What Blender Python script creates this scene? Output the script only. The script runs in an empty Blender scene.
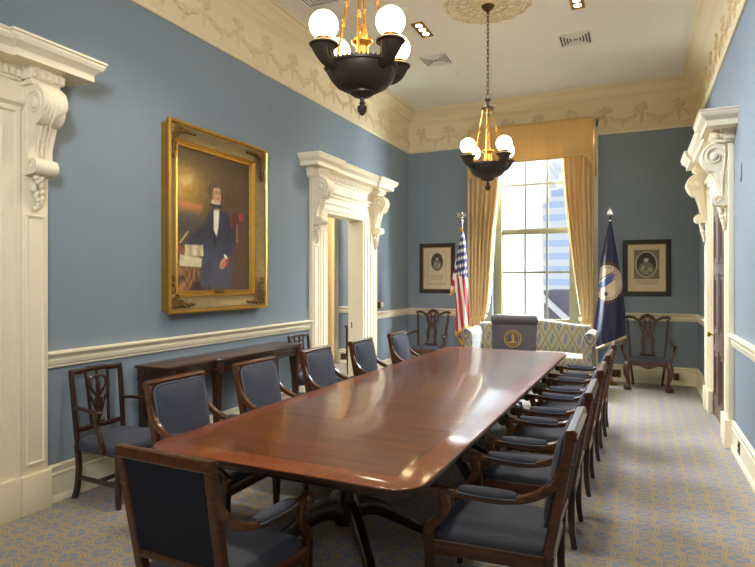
import bpy, bmesh, math, random
from mathutils import Vector, Matrix, Euler, noise
random.seed(7)
C = bpy.context.scene.collection
PI = math.pi
W, D, H = 4.68, 9.83, 4.65           # room width, depth to the window wall, ceiling height
CAMX, CAMZ, FPX, YAW = 3.8405, 1.6, 571.3, .4265
RAIL_B, RAIL_T, FRZ, BASE_T = .966, 1.087, 3.925, .268

# ------------------------------------------------------------------ materials
def lin(c):
    return tuple(((v/255)/12.92 if v/255 <= .04045 else ((v/255+.055)/1.055)**2.4) for v in c)

class X:
    """tiny expression builder over Math nodes"""
    def __init__(s, nt, sock): s.nt, s.s = nt, sock
    def op(s, o, *a, clamp=False):
        n = s.nt.nodes.new('ShaderNodeMath'); n.operation = o; n.use_clamp = clamp
        for i, v in enumerate((s,)+a):
            if isinstance(v, X): s.nt.links.new(v.s, n.inputs[i])
            else: n.inputs[i].default_value = v
        return X(s.nt, n.outputs[0])
    def __add__(s, o): return s.op('ADD', o)
    def __sub__(s, o): return s.op('SUBTRACT', o)
    def __mul__(s, o): return s.op('MULTIPLY', o)
    def __truediv__(s, o): return s.op('DIVIDE', o)
    def abs(s): return s.op('ABSOLUTE')
    def rnd(s): return s.op('ROUND')
    def fl(s): return s.op('FLOOR')
    def lt(s, o): return s.op('LESS_THAN', o)
    def gt(s, o): return s.op('GREATER_THAN', o)
    def mx(s, o): return s.op('MAXIMUM', o)
    def mn(s, o): return s.op('MINIMUM', o)
    def sq(s): return s.op('SQRT')
    def sin(s): return s.op('SINE')
    def band(s, c, w): return (s - c).abs().lt(w)
    def near(s, c, w, soft):          # 1 near c, soft edge
        return (((s - c).abs()*(-1.0) + w)/soft + .5).op('ADD', 0.0, clamp=True)

def mat(name, col, rough=.5, metal=0., spec=.5, coat=0., sheen=0., bump=0., bscale=40., var=0., vscale=6., emit=None, es=0., coatr=.1):
    m = bpy.data.materials.new(name); m.use_nodes = True
    nt = m.node_tree; b = nt.nodes['Principled BSDF']
    c = lin(col)+(1,)
    b.inputs['Base Color'].default_value = c
    b.inputs['Roughness'].default_value = rough; b.inputs['Metallic'].default_value = metal
    b.inputs['Specular IOR Level'].default_value = spec
    b.inputs['Coat Weight'].default_value = coat; b.inputs['Coat Roughness'].default_value = coatr
    b.inputs['Sheen Weight'].default_value = sheen
    if sheen: b.inputs['Sheen Tint'].default_value = lin([min(255, int(v*1.6)+20) for v in col])+(1,); b.inputs['Sheen Roughness'].default_value = .4
    if emit: b.inputs['Emission Color'].default_value = lin(emit)+(1,); b.inputs['Emission Strength'].default_value = es
    tc = nt.nodes.new('ShaderNodeTexCoord')
    if var:
        n = nt.nodes.new('ShaderNodeTexNoise'); n.inputs['Scale'].default_value = vscale; n.inputs['Detail'].default_value = 5
        nt.links.new(tc.outputs['Object'], n.inputs['Vector'])
        mx = nt.nodes.new('ShaderNodeMix'); mx.data_type = 'RGBA'
        mx.inputs[6].default_value = tuple(v*(1-var) for v in c[:3])+(1,); mx.inputs[7].default_value = tuple(min(1, v*(1+var)) for v in c[:3])+(1,)
        nt.links.new(n.outputs['Fac'], mx.inputs[0]); nt.links.new(mx.outputs[2], b.inputs['Base Color'])
    if bump:
        n = nt.nodes.new('ShaderNodeTexNoise'); n.inputs['Scale'].default_value = bscale; n.inputs['Detail'].default_value = 4
        nt.links.new(tc.outputs['Object'], n.inputs['Vector'])
        bp = nt.nodes.new('ShaderNodeBump'); bp.inputs['Strength'].default_value = bump; bp.inputs['Distance'].default_value = .01
        nt.links.new(n.outputs['Fac'], bp.inputs['Height']); nt.links.new(bp.outputs['Normal'], b.inputs['Normal'])
    return m

def wood(name, c0, c1, scale=(3, 40, 40), rough=.3, coat=.3, coatr=.12):
    m = mat(name, c0, rough, coat=coat, coatr=coatr); nt = m.node_tree; b = nt.nodes['Principled BSDF']
    tc = nt.nodes.new('ShaderNodeTexCoord'); mp = nt.nodes.new('ShaderNodeMapping'); mp.inputs['Scale'].default_value = scale
    n = nt.nodes.new('ShaderNodeTexNoise'); n.inputs['Scale'].default_value = 1; n.inputs['Detail'].default_value = 6; n.inputs['Distortion'].default_value = .6
    r = nt.nodes.new('ShaderNodeValToRGB'); r.color_ramp.elements[0].position = .3; r.color_ramp.elements[1].position = .72
    r.color_ramp.elements[0].color = lin(c0)+(1,); r.color_ramp.elements[1].color = lin(c1)+(1,)
    nt.links.new(tc.outputs['Object'], mp.inputs['Vector']); nt.links.new(mp.outputs[0], n.inputs['Vector'])
    nt.links.new(n.outputs['Fac'], r.inputs[0]); nt.links.new(r.outputs[0], b.inputs['Base Color'])
    return m

def vcol_mat(name, rough=.6, coat=0., bump=0., sheen=0.):
    m = mat(name, (128, 128, 128), rough, coat=coat, bump=bump, bscale=300, sheen=0)
    a = m.node_tree.nodes.new('ShaderNodeVertexColor'); a.layer_name = 'Col'
    m.node_tree.links.new(a.outputs[0], m.node_tree.nodes['Principled BSDF'].inputs['Base Color'])
    return m

def ramp(nt, fac, stops):
    r = nt.nodes.new('ShaderNodeValToRGB'); e = r.color_ramp.elements
    while len(e) < len(stops): e.new(.5)
    for k, (p, c) in enumerate(stops): e[k].position = p; e[k].color = lin(c)+(1,)
    nt.links.new(fac, r.inputs[0]); return r.outputs[0]
def mixc(nt, fac, a, b):
    mx = nt.nodes.new('ShaderNodeMix'); mx.data_type = 'RGBA'
    nt.links.new(fac, mx.inputs[0])
    for i, v in ((6, a), (7, b)):
        if isinstance(v, tuple): mx.inputs[i].default_value = lin(v)+(1,)
        else: nt.links.new(v, mx.inputs[i])
    return mx.outputs[2]
def xyz(nt, out='Object'):
    tc = nt.nodes.new('ShaderNodeTexCoord'); s = nt.nodes.new('ShaderNodeSeparateXYZ'); nt.links.new(tc.outputs[out], s.inputs[0])
    return tc, [X(nt, s.outputs[i]) for i in range(3)]

M = {}
M['wall'] = mat('blue wall paint', (130, 142, 151), .75, spec=.25, bump=.05, bscale=120, var=.04, vscale=3)
M['cream'] = mat('cream trim paint', (238, 226, 196), .42, spec=.35)
M['creamd'] = mat('cream carved plaster', (228, 212, 174), .6, spec=.3)
M['swagshade'] = mat('shade tinted carved plaster', (220, 200, 158), .65, spec=.3)  # tanner than the frieze: relief shading of the swags put into the colour
M['ceil'] = mat('ceiling paint', (238, 233, 220), .8, spec=.2)
M['walnut'] = wood('dark mahogany', (36, 19, 12), (62, 34, 20), (40, 40, 4), .32, .35)
M['walnuth'] = wood('dark mahogany across', (40, 19, 10), (84, 44, 23), (4, 30, 30), .3, .4)
M['armwood'] = wood('polished mahogany', (54, 26, 8), (94, 51, 18), (60, 9, 60), .28, .45)
M['darkwood'] = wood('ebonised mahogany', (24, 13, 10), (44, 24, 17), (30, 30, 5), .3, .4)
M['chipwood'] = wood('old brown mahogany', (58, 30, 18), (92, 52, 32), (30, 30, 5), .4, .2)
M['doorwood'] = wood('brown door wood', (72, 48, 36), (100, 72, 56), (30, 30, 3), .35, .3)
M['velvet'] = mat('slate blue velvet', (68, 71, 82), .8, sheen=.35, spec=.2, var=.12, vscale=14, bump=.12, bscale=160)
M['pipe'] = mat('slate blue piping', (88, 93, 108), .7, sheen=.4)
M['backcloth'] = mat('dark slate cloth', (42, 43, 52), .85, spec=.15)
M['leather'] = mat('grey blue leather', (94, 90, 95), .5, spec=.4, bump=.1, bscale=90)
M['gold'] = mat('gilt', (196, 152, 70), .34, metal=.85, bump=.15, bscale=40, var=.2, vscale=18)
M['goldd'] = mat('aged gilt', (150, 130, 92), .42, metal=.7, bump=.25, bscale=60, var=.3, vscale=16)
M['goldo'] = mat('dark gilt ornament', (118, 88, 44), .45, metal=.7, bump=.4, bscale=60, var=.4, vscale=30)
M['brass'] = mat('brass', (190, 150, 70), .28, metal=1.)
M['bronze'] = mat('dark bronze', (58, 46, 35), .45, metal=.3, var=.2, vscale=12)
M['bronzeg'] = mat('gilded bronze', (176, 128, 56), .34, metal=.8)
M['chain'] = mat('antique brass chain', (96, 74, 50), .4, metal=.8)
M['globe'] = mat('lit opal glass', (255, 240, 205), .3, emit=(255, 222, 164), es=16.)
M['lampglow'] = mat('lit halogen', (255, 230, 180), .3, emit=(255, 220, 150), es=14.)
M['steel'] = mat('brushed chrome', (225, 222, 215), .2, metal=1.)
M['white'] = mat('white grille', (236, 232, 224), .45)
M['dark'] = mat('dark void', (18, 18, 20), .7)
M['blackframe'] = mat('dark brown picture frame', (44, 34, 32), .4, spec=.4, var=.15)
M['frameedge'] = mat('gilt slip', (150, 112, 62), .4, metal=.5)
M['paper'] = vcol_mat('engraving paper', .75)
M['oil'] = vcol_mat('oil on canvas', .32, coat=.25, bump=.05)
M['flagcloth'] = vcol_mat('flag satin', .55)
M['fringe'] = mat('gold fringe', (206, 160, 58), .6, sheen=.3, bump=.5, bscale=200)
M['fringew'] = mat('cream fringe', (214, 196, 150), .6, bump=.5, bscale=200)
M['seal'] = mat('gold embroidery', (206, 172, 84), .45, metal=.3, bump=.3, bscale=300)
M['lining'] = mat('white curtain lining', (238, 234, 220), .8)
M['glass'] = None
M['olive'] = mat('window frame paint', (128, 124, 94), .45, spec=.35)
M['stone'] = mat('white painted stone', (216, 215, 212), .8)
M['roofm'] = mat('dark slate roof', (112, 106, 120), .8)
M['plastic'] = mat('ivory plastic', (226, 218, 196), .4)
M['brassplate'] = mat('antique brass plate', (120, 98, 62), .35, metal=.8)

def glass_mat():
    m = bpy.data.materials.new('window glass'); m.use_nodes = True; nt = m.node_tree
    nt.nodes.remove(nt.nodes['Principled BSDF'])
    o = nt.nodes['Material Output']; t = nt.nodes.new('ShaderNodeBsdfTransparent'); g = nt.nodes.new('ShaderNodeBsdfGlossy'); g.inputs['Roughness'].default_value = .02
    mx = nt.nodes.new('ShaderNodeMixShader'); mx.inputs[0].default_value = .001
    t.inputs['Color'].default_value = (.97, .98, .98, 1)
    nt.links.new(t.outputs[0], mx.inputs[1]); nt.links.new(g.outputs[0], mx.inputs[2]); nt.links.new(mx.outputs[0], o.inputs[0])
    return m
M['glass'] = glass_mat()

def carpet_mat():
    m = mat('patterned carpet', (120, 122, 138), .95, spec=.1); nt = m.node_tree; b = nt.nodes['Principled BSDF']
    tc, (x, y, z) = xyz(nt)
    wob = nt.nodes.new('ShaderNodeTexNoise'); wob.inputs['Scale'].default_value = 90; nt.links.new(tc.outputs['Object'], wob.inputs['Vector'])
    wv = (X(nt, wob.outputs['Fac']) - .5)*.008
    x = x - 3.765 + wv; y = y - 3.958 + wv
    a = (x + y)/.2425; c = (x - y)/.2425
    fa = a - a.rnd(); fc = c - c.rnd()
    r = (fa*fa + fc*fc).sq()
    S = .02
    outer = r.near(.485, .018, S)
    inner = r.near(.375, .023, S)
    fx = (fa + fc); fy = (fa - fc)
    sp = (fa.near(0., .016, S)).mx(fc.near(0., .016, S))*r.lt(.38)
    # little hatched bars in the gaps between four wheels
    ga = a - .5; gc = c - .5; ga = ga - ga.rnd(); gc = gc - gc.rnd()
    gx = (ga + gc).abs(); gy = (ga - gc).abs()
    hat = (((ga + gc)*40.).sin()*.35 + .6)
    bar = gy.lt(.10)*gx.lt(.2)*hat
    g = outer.mx(inner).mx(sp).mx(bar)
    tuft = nt.nodes.new('ShaderNodeTexNoise'); tuft.inputs['Scale'].default_value = 260; tuft.inputs['Detail'].default_value = 2
    nt.links.new(tc.outputs['Object'], tuft.inputs['Vector'])
    tv = X(nt, tuft.outputs['Fac'])
    g = g*((tv - .5)*1.6 + .95).op('ADD', 0., clamp=True)
    base = ramp(nt, tv.s, [(.3, (112, 119, 138)), (.7, (150, 157, 174))])
    gold = ramp(nt, tv.s, [(.3, (180, 144, 50)), (.7, (218, 182, 78))])
    col = mixc(nt, g.s, base, gold)
    nt.links.new(col, b.inputs['Base Color'])
    bp = nt.nodes.new('ShaderNodeBump'); bp.inputs['Strength'].default_value = .35; bp.inputs['Distance'].default_value = .004
    nt.links.new(tuft.outputs['Fac'], bp.inputs['Height']); nt.links.new(bp.outputs[0], b.inputs['Normal'])
    return m
M['carpet'] = carpet_mat()

def tabletop_mat(hl, w0, w1, joints):
    m = mat('polished mahogany table top', (120, 60, 28), .36, spec=.25, coat=.6, coatr=.085); nt = m.node_tree; b = nt.nodes['Principled BSDF']
    tc, (x, y, z) = xyz(nt)
    def grain(scale, stops, dist=1.2):
        mp = nt.nodes.new('ShaderNodeMapping'); mp.inputs['Scale'].default_value = scale
        n = nt.nodes.new('ShaderNodeTexNoise'); n.inputs['Scale'].default_value = 1; n.inputs['Detail'].default_value = 7; n.inputs['Distortion'].default_value = dist
        nt.links.new(tc.outputs['Object'], mp.inputs[0]); nt.links.new(mp.outputs[0], n.inputs['Vector'])
        return ramp(nt, n.outputs['Fac'], stops)
    field = grain((1.3, 22, 5), [(.25, (68, 33, 13)), (.55, (98, 50, 19)), (.8, (122, 66, 27))])
    cross = grain((26, 8, 5), [(.25, (102, 47, 15)), (.75, (138, 69, 24))])
    half = (y/(hl*2) + .5)*(w1 - w0) + w0
    ex = half - x.abs(); ey = y.abs()*(-1.) + hl
    e = ex.mn(ey)
    col = mixc(nt, e.lt(.15).s, field, cross)
    ln = e.band(.152, .004)
    for j in joints: ln = ln.mx((y - j).band(0., .0025))
    col = mixc(nt, ln.s, col, (60, 28, 14))
    col = mixc(nt, z.lt(.7455).s, col, (44, 22, 12))  # rim below the top face darkened: edge shade put into the colour
    nt.links.new(col, b.inputs['Base Color'])
    return m

def sofa_mat():
    m = mat('sofa damask', (190, 180, 150), .8, sheen=.2); nt = m.node_tree; b = nt.nodes['Principled BSDF']
    tc, (x, y, z) = xyz(nt)
    v = z - y*.8
    a = (x*1.0 + v*.6)/.2; c = (x*1.0 - v*.6)/.2
    fa = a - a.rnd(); fc = c - c.rnd()
    edge = (fa.abs()).mx(fc.abs())
    lat = edge.gt(.43)
    px = (fa + fc); py = (fa - fc)
    leaf = ((px*px)*5.5 + (py*py)*1.7).sq().lt(.62)
    vein = (px + (py*7.).sin()*.12).abs().lt(.05)
    n = nt.nodes.new('ShaderNodeTexNoise'); n.inputs['Scale'].default_value = 55; nt.links.new(tc.outputs['Object'], n.inputs['Vector'])
    nn = X(nt, n.outputs['Fac']).gt(.38)
    col = mixc(nt, (leaf*nn).s, (160, 153, 132), (96, 106, 134))
    col = mixc(nt, (vein*leaf).s, col, (166, 160, 140))
    col = mixc(nt, lat.s, col, (138, 129, 98))
    nt.links.new(col, b.inputs['Base Color'])
    return m
M['sofa'] = sofa_mat()

def drape_mat(name, c0, c1, c2):
    m = mat(name, c1, .75, sheen=.3); nt = m.node_tree; b = nt.nodes['Principled BSDF']
    tc, (x, y, z) = xyz(nt)
    s = ((x*52.).sin()*.16 + (x*21.).sin()*.16 + .5)
    nt.links.new(ramp(nt, s.s, [(0, c0), (.5, c1), (1, c2)]), b.inputs['Base Color'])
    tr = nt.nodes.new('ShaderNodeBsdfTranslucent'); nt.links.new(b.inputs['Base Color'].links[0].from_socket, tr.inputs['Color'])
    mx = nt.nodes.new('ShaderNodeMixShader'); mx.inputs[0].default_value = .12
    nt.links.new(b.outputs[0], mx.inputs[1]); nt.links.new(tr.outputs[0], mx.inputs[2]); nt.links.new(mx.outputs[0], nt.nodes['Material Output'].inputs[0])
    return m
M['drape'] = drape_mat('striped gold drape', (216, 178, 122), (231, 201, 144), (238, 212, 160))
M['valance'] = drape_mat('gold valance cloth', (220, 180, 112), (222, 183, 116), (224, 186, 120))

def tower_mat():
    m = mat('office tower facade', (150, 170, 200), .5); nt = m.node_tree; b = nt.nodes['Principled BSDF']
    tc, (x, y, z) = xyz(nt)
    fz = z/2.4; fz = fz - fz.fl()
    fx = x/9.; fx = fx - fx.fl()
    n = nt.nodes.new('ShaderNodeTexNoise'); n.inputs['Scale'].default_value = .12; nt.links.new(tc.outputs['Object'], n.inputs['Vector'])
    col = mixc(nt, fz.lt(.5).s, (222, 225, 232), (184, 202, 232))
    nt.links.new(col, b.inputs['Base Color'])
    return m
M['tower'] = tower_mat()

# ------------------------------------------------------------------ mesh builder
def catmull(pts, n=6):
    P = [Vector(p) for p in pts]; out = []
    for i in range(len(P)-1):
        p0 = P[max(i-1, 0)]; p1 = P[i]; p2 = P[i+1]; p3 = P[min(i+2, len(P)-1)]
        for k in range(n):
            t = k/n
            out.append(.5*((2*p1) + (p2-p0)*t + (2*p0-5*p1+4*p2-p3)*t*t + (3*p1-p0-3*p2+p3)*t**3))
    out.append(P[-1]); return out
def lerpl(vals, n):
    out = []
    for k in range(n):
        t = k/(n-1)*(len(vals)-1); i = min(int(t), len(vals)-2); f = t-i
        out.append(vals[i]*(1-f)+vals[i+1]*f)
    return out
def interp(tab, v):
    if v <= tab[0][0]: return tab[0][1]
    for (a, b), (c, d) in zip(tab, tab[1:]):
        if v <= c:
            t = (v-a)/(c-a); return b+(d-b)*t
    return tab[-1][1]

class MB:
    def __init__(s): s.v = []; s.f = []; s.col = None
    def add(s, vs, fs, mtx=None):
        o = len(s.v)
        for p in vs:
            p = Vector(p); s.v.append(mtx @ p if mtx else p)
        s.f += [tuple(i+o for i in f) for f in fs]; return s
    def box(s, c, d, rot=None):
        x, y, z = d[0]/2, d[1]/2, d[2]/2
        vs = [(-x,-y,-z),(x,-y,-z),(x,y,-z),(-x,y,-z),(-x,-y,z),(x,-y,z),(x,y,z),(-x,y,z)]
        m = Matrix.Translation(c)
        if rot: m = m @ Euler(rot).to_matrix().to_4x4()
        return s.add(vs, [(3,2,1,0),(4,5,6,7),(0,1,5,4),(1,2,6,5),(2,3,7,6),(3,0,4,7)], m)
    def span(s, a, b):
        return s.box([(a[i]+b[i])/2 for i in range(3)], [abs(b[i]-a[i]) for i in range(3)])
    def rings(s, rings, closed=True, cap=True):
        o = len(s.v); n = len(rings[0])
        for r in rings: s.v += [Vector(p) for p in r]
        for i in range(len(rings)-1):
            for j in range(n if closed else n-1):
                k = (j+1) % n
                s.f.append((o+i*n+j, o+i*n+k, o+(i+1)*n+k, o+(i+1)*n+j))
        if cap and closed:
            s.f.append(tuple(o+j for j in reversed(range(n)))); s.f.append(tuple(o+(len(rings)-1)*n+j for j in range(n)))
        return s
    def tube(s, path, rad, seg=8, cap=True):
        P = [Vector(p) for p in path]; rr = rad if isinstance(rad, (list, tuple)) else [rad]*len(P)
        if len(rr) != len(P): rr = lerpl(rr, len(P))
        t0 = (P[1]-P[0]).normalized(); n = t0.orthogonal().normalized(); rs = []
        for i, p in enumerate(P):
            t = (P[min(i+1, len(P)-1)]-P[max(i-1, 0)]).normalized()
            n = (n - t*n.dot(t)).normalized(); b = t.cross(n)
            rs.append([p+(n*math.cos(a)+b*math.sin(a))*rr[i] for a in [2*PI*k/seg for k in range(seg)]])
        return s.rings(rs, True, cap)
    def sweep(s, path, w, h, side=None, section=None):
        """rect (or given unit section) swept on a path; side = fixed vector the section's width follows"""
        P = [Vector(p) for p in path]; n = len(P)
        ws = lerpl(w, n) if isinstance(w, (list, tuple)) else [w]*n; hs = lerpl(h, n) if isinstance(h, (list, tuple)) else [h]*n
        sec = section or [(-.5,-.36),(-.36,-.5),(.36,-.5),(.5,-.36),(.5,.36),(.36,.5),(-.36,.5),(-.5,.36)]
        rs = []
        for i, p in enumerate(P):
            t = (P[min(i+1, n-1)]-P[max(i-1, 0)]).normalized()
            sd = Vector(side or (1,0,0)); sd = (sd - t*sd.dot(t)).normalized(); up = sd.cross(t)
            rs.append([p+sd*(a*ws[i])+up*(b*hs[i]) for a, b in sec])
        return s.rings(rs, True, True)
    def lathe(s, prof, seg=20, at=(0,0,0), mtx=None):
        at = Vector(at); rs = []
        for r, z in prof:
            ring = [Vector((max(r, 1e-4)*math.cos(2*PI*k/seg), max(r, 1e-4)*math.sin(2*PI*k/seg), z)) for k in range(seg)]
            rs.append([(mtx @ p if mtx else p)+at for p in ring])
        return s.rings(rs, True, True)
    def prism(s, poly, d0, d1, axis='y', mtx=None):
        """2-D polygon extruded between d0 and d1 along an axis: y -> (x,z), x -> (y,z), z -> (x,y)"""
        def P(a, b, d): return {'y': (a, d, b), 'x': (d, a, b), 'z': (a, b, d)}[axis]
        n = len(poly); vs = [P(a, b, d0) for a, b in poly]+[P(a, b, d1) for a, b in poly]
        fs = [(i, (i+1) % n, n+(i+1) % n, n+i) for i in range(n)]+[tuple(reversed(range(n))), tuple(range(n, 2*n))]
        return s.add(vs, fs, mtx)
    def grid(s, fn, nu, nv, close_u=False):
        o = len(s.v)
        for j in range(nv+1):
            for i in range(nu if close_u else nu+1): s.v.append(Vector(fn(i/nu, j/nv)))
        w = nu if close_u else nu+1
        for j in range(nv):
            for i in range(nu):
                k = (i+1) % w
                s.f.append((o+j*w+i, o+j*w+k, o+(j+1)*w+k, o+(j+1)*w+i))
        return s
    def ball(s, c, r, seg=12, rng=8, mtx=None):
        r = r if isinstance(r, (list, tuple)) else (r, r, r); rs = []
        c = Vector(c)
        for j in range(rng+1):
            a = PI*j/rng
            ring = [Vector((r[0]*max(math.sin(a), .02)*math.cos(2*PI*k/seg), r[1]*max(math.sin(a), .02)*math.sin(2*PI*k/seg), -r[2]*math.cos(a))) for k in range(seg)]
            rs.append([(mtx @ p if mtx else p)+c for p in ring])
        return s.rings(rs, True, True)
    def pad(s, c, d, bulge, r=.25, n=12, taper=1.0, both=False):
        """cushion: rounded box lying in XY, crown in +Z"""
        c = Vector(c); m = n; rs = []
        def outline(k, zz):
            out = []
            for q in range(32):
                a = 2*PI*q/32; ca, sa = math.cos(a), math.sin(a)
                e = 2/9.
                x = math.copysign(abs(ca)**e, ca)*d[0]/2; y = math.copysign(abs(sa)**e, sa)*d[1]/2
                tx = 1+(taper-1)*(y/d[1]+.5)
                out.append(c+Vector((x*k*tx, y*k, zz)))
            return out
        L = [(.96, 0), (1., .012), (1., d[2]-.018), (.985, d[2]-.005), (.95, d[2]+bulge*.12), (.85, d[2]+bulge*.42), (.65, d[2]+bulge*.78), (.35, d[2]+bulge*.96), (.02, d[2]+bulge)]
        return s.rings([outline(k, z) for k, z in L])
    def frame(s, w, h, prof):
        """mitred rectangular frame in XZ (facing -y): prof = [(inset, out)]; centre at origin"""
        o = len(s.v); n = len(prof)
        for i, d in prof:
            x, z = w/2-i, h/2-i
            s.v += [Vector(p) for p in ((-x,-d,-z),(x,-d,-z),(x,-d,z),(-x,-d,z))]
        for k in range(n):
            q = (k+1) % n
            for j in range(4):
                jj = (j+1) % 4
                s.f.append((o+k*4+j, o+k*4+jj, o+q*4+jj, o+q*4+j))
        return s
    def build(s, name, m, parent=None, smooth=True, ang=40, bevel=0, loc=None, rot=None):
        me = bpy.data.meshes.new(name); me.from_pydata([tuple(p) for p in s.v], [], s.f); me.update()
        bm = bmesh.new(); bm.from_mesh(me); bmesh.ops.recalc_face_normals(bm, faces=bm.faces)
        if bevel:
            es = [e for e in bm.edges if len(e.link_faces) == 2 and e.calc_face_angle(0) > .6]
            bmesh.ops.bevel(bm, geom=es, offset=bevel, segments=2, profile=.6, affect='EDGES', clamp_overlap=True)
        bm.to_mesh(me); bm.free()
        if smooth:
            me.polygons.foreach_set('use_smooth', [True]*len(me.polygons)); me.set_sharp_from_angle(angle=math.radians(ang))
        if m: me.materials.append(m)
        ob = bpy.data.objects.new(name, me); C.objects.link(ob)
        if parent: ob.parent = parent
        if loc: ob.location = loc
        if rot: ob.rotation_euler = rot
        return ob

def paint_grid(name, fn, nu, nv, colfn, m, parent=None):
    """sheet with per-vertex colours: the picture / flag pattern is computed, not loaded"""
    b = MB().grid(fn, nu, nv); me = bpy.data.meshes.new(name); me.from_pydata([tuple(p) for p in b.v], [], b.f); me.update()
    at = me.color_attributes.new('Col', 'FLOAT_COLOR', 'POINT')
    k = 0
    for j in range(nv+1):
        for i in range(nu+1):
            at.data[k].color = lin(colfn(i/nu, j/nv))+(1,); k += 1
    me.polygons.foreach_set('use_smooth', [True]*len(me.polygons)); me.materials.append(m)
    ob = bpy.data.objects.new(name, me); C.objects.link(ob)
    if parent: ob.parent = parent
    return ob

def tag(o, label, cat, group=None, kind=None):
    o['label'] = label; o['category'] = cat
    if group: o['group'] = group
    if kind: o['kind'] = kind
    return o
def empty(name, loc=(0,0,0), rz=0):
    o = bpy.data.objects.new(name, None); C.objects.link(o); o.location = loc; o.rotation_euler = (0,0,rz); o.empty_display_size = .1
    return o
def thing(name, label, cat, loc=(0,0,0), rz=0, group=None):
    return tag(empty(name, loc, rz), label, cat, group)
def struct(o): o['kind'] = 'structure'; return o
def copy_tree(o, parent=None):
    c = o.copy(); C.objects.link(c); c.parent = parent
    for ch in list(o.children): copy_tree(ch, c)
    return c

# ------------------------------------------------------------------ room shell
DOORS_L = [1.712, 7.325]; DOOR_R = 7.325; OH = .565; OZ = 2.525; TH = .216
Y0 = -2.2                                          # wall behind the camera
WX0, WX1, WZ0, WZ1 = 1.56, 2.98, .80, 4.05          # window opening in the back wall
fl = MB().span((-4.2, Y0-.1, -.1), (W+.3, D+.35, 0)).build('floor', M['carpet'], smooth=False); struct(fl)
struct(MB().span((-4.2, Y0-.1, H), (W+.3, D+.35, H+.1)).build('ceiling', M['ceil'], smooth=False))
def wall_y(name, x0, x1, y0, y1, openings):
    b = MB(); y = y0
    for c in openings:
        b.span((x0, y, 0), (x1, c-OH, H)); b.span((x0, c-OH, OZ), (x1, c+OH, H)); y = c+OH
    b.span((x0, y, 0), (x1, y1, H)); return struct(b.build(name, M['wall'], smooth=False))
wall_y('wall_left', -TH, 0, Y0, D, DOORS_L)
wall_y('wall_right', W, W+.25, Y0, D, [DOOR_R])
b = MB(); TB = .34
b.span((-4.2, D, 0), (WX0, D+TB, H)); b.span((WX1, D, 0), (W+.25, D+TB, H)); b.span((WX0, D, 0), (WX1, D+TB, WZ0)); b.span((WX0, D, WZ1), (WX1, D+TB, H))
struct(b.build('wall_back', M['wall'], smooth=False))
struct(MB().span((-4.2, Y0-.1, 0), (W+.25, Y0, H)).build('wall_front', M['wall'], smooth=False))
struct(MB().span((-4.2, Y0, 0), (-4.1, D, H)).build('wall_far_left', M['wall'], smooth=False))
struct(MB().span((-4.1, 5.0, 0), (-TH, 5.1, H)).build('wall_partition', M['wall'], smooth=False))

# mouldings run along walls: profile is (out from wall, z)
def run(b, prof, p0, p1, out):
    p0, p1, out = Vector(p0), Vector(p1), Vector(out); n = len(prof)
    vs = [p0+out*d+Vector((0,0,z)) for d, z in prof]+[p1+out*d+Vector((0,0,z)) for d, z in prof]
    b.add(vs, [(i, (i+1) % n, n+(i+1) % n, n+i) for i in range(n)]+[tuple(range(n)), tuple(range(n, 2*n))])
rail = [(0,.966),(.012,.966),(.018,.972),(.018,.985),(.024,.99),(.030,1.0),(.030,1.025),(.024,1.03),(.026,1.04),(.036,1.052),(.052,1.062),(.058,1.070),(.058,1.083),(.052,1.087),(0,1.087)]
base = [(0,0),(.036,0),(.036,.03),(.028,.045),(.022,.05),(.022,.19),(.028,.195),(.028,.205),(.02,.212),(.02,.235),(.026,.245),(.026,.255),(.014,.265),(0,.268)]
frz = [(0,3.925),(.02,3.925),(.03,3.94),(.03,3.965),(.022,3.975),(.016,3.99),(.016,4.40),(.022,4.415),(.04,4.43),(.06,4.445),(.075,4.455),(.085,4.47),(.085,4.50),(.10,4.505),(.115,4.52),(.13,4.545),(.16,4.575),(.19,4.595),(.20,4.60),(.20,4.625),(.225,4.63),(.24,4.64),(.24,4.65),(0,4.65)]
OUT = 1.0; PI_ = .81; PC = .905     # pilaster outer edge, inner edge, centre
def segs_left():
    return [(Y0, DOORS_L[0]-OUT), (DOORS_L[0]+OUT, DOORS_L[1]-OUT), (DOORS_L[1]+OUT, D)]
for prof, nm in ((rail, 'trim_chair_rail'), (base, 'baseboard')):
    b = MB()
    for a, c in segs_left(): run(b, prof, (0,a,0), (0,c,0), (1,0,0))
    struct(b.build(nm+'_left', M['cream'], ang=35))
    b = MB()
    for a, c in ((Y0, DOOR_R-OUT), (DOOR_R+OUT, D)): run(b, prof, (W,a,0), (W,c,0), (-1,0,0))
    struct(b.build(nm+'_right', M['cream'], ang=35))
    b = MB()
    for a, c in ((0, 1.13), (3.27, W)): run(b, prof, (a,D,0), (c,D,0), (0,-1,0))
    struct(b.build(nm+'_back', M['cream'], ang=35))
    b = MB(); run(b, prof, (-1.46,D,0), (-TH,D,0), (0,-1,0)); run(b, prof, (-TH,5.1,0), (-TH,DOORS_L[1]-OH-.1,0), (-1,0,0)); run(b, prof, (-TH,DOORS_L[1]+OH+.1,0), (-TH,D,0), (-1,0,0))
    struct(b.build(nm+'_side_room', M['cream'], ang=35))

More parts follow.
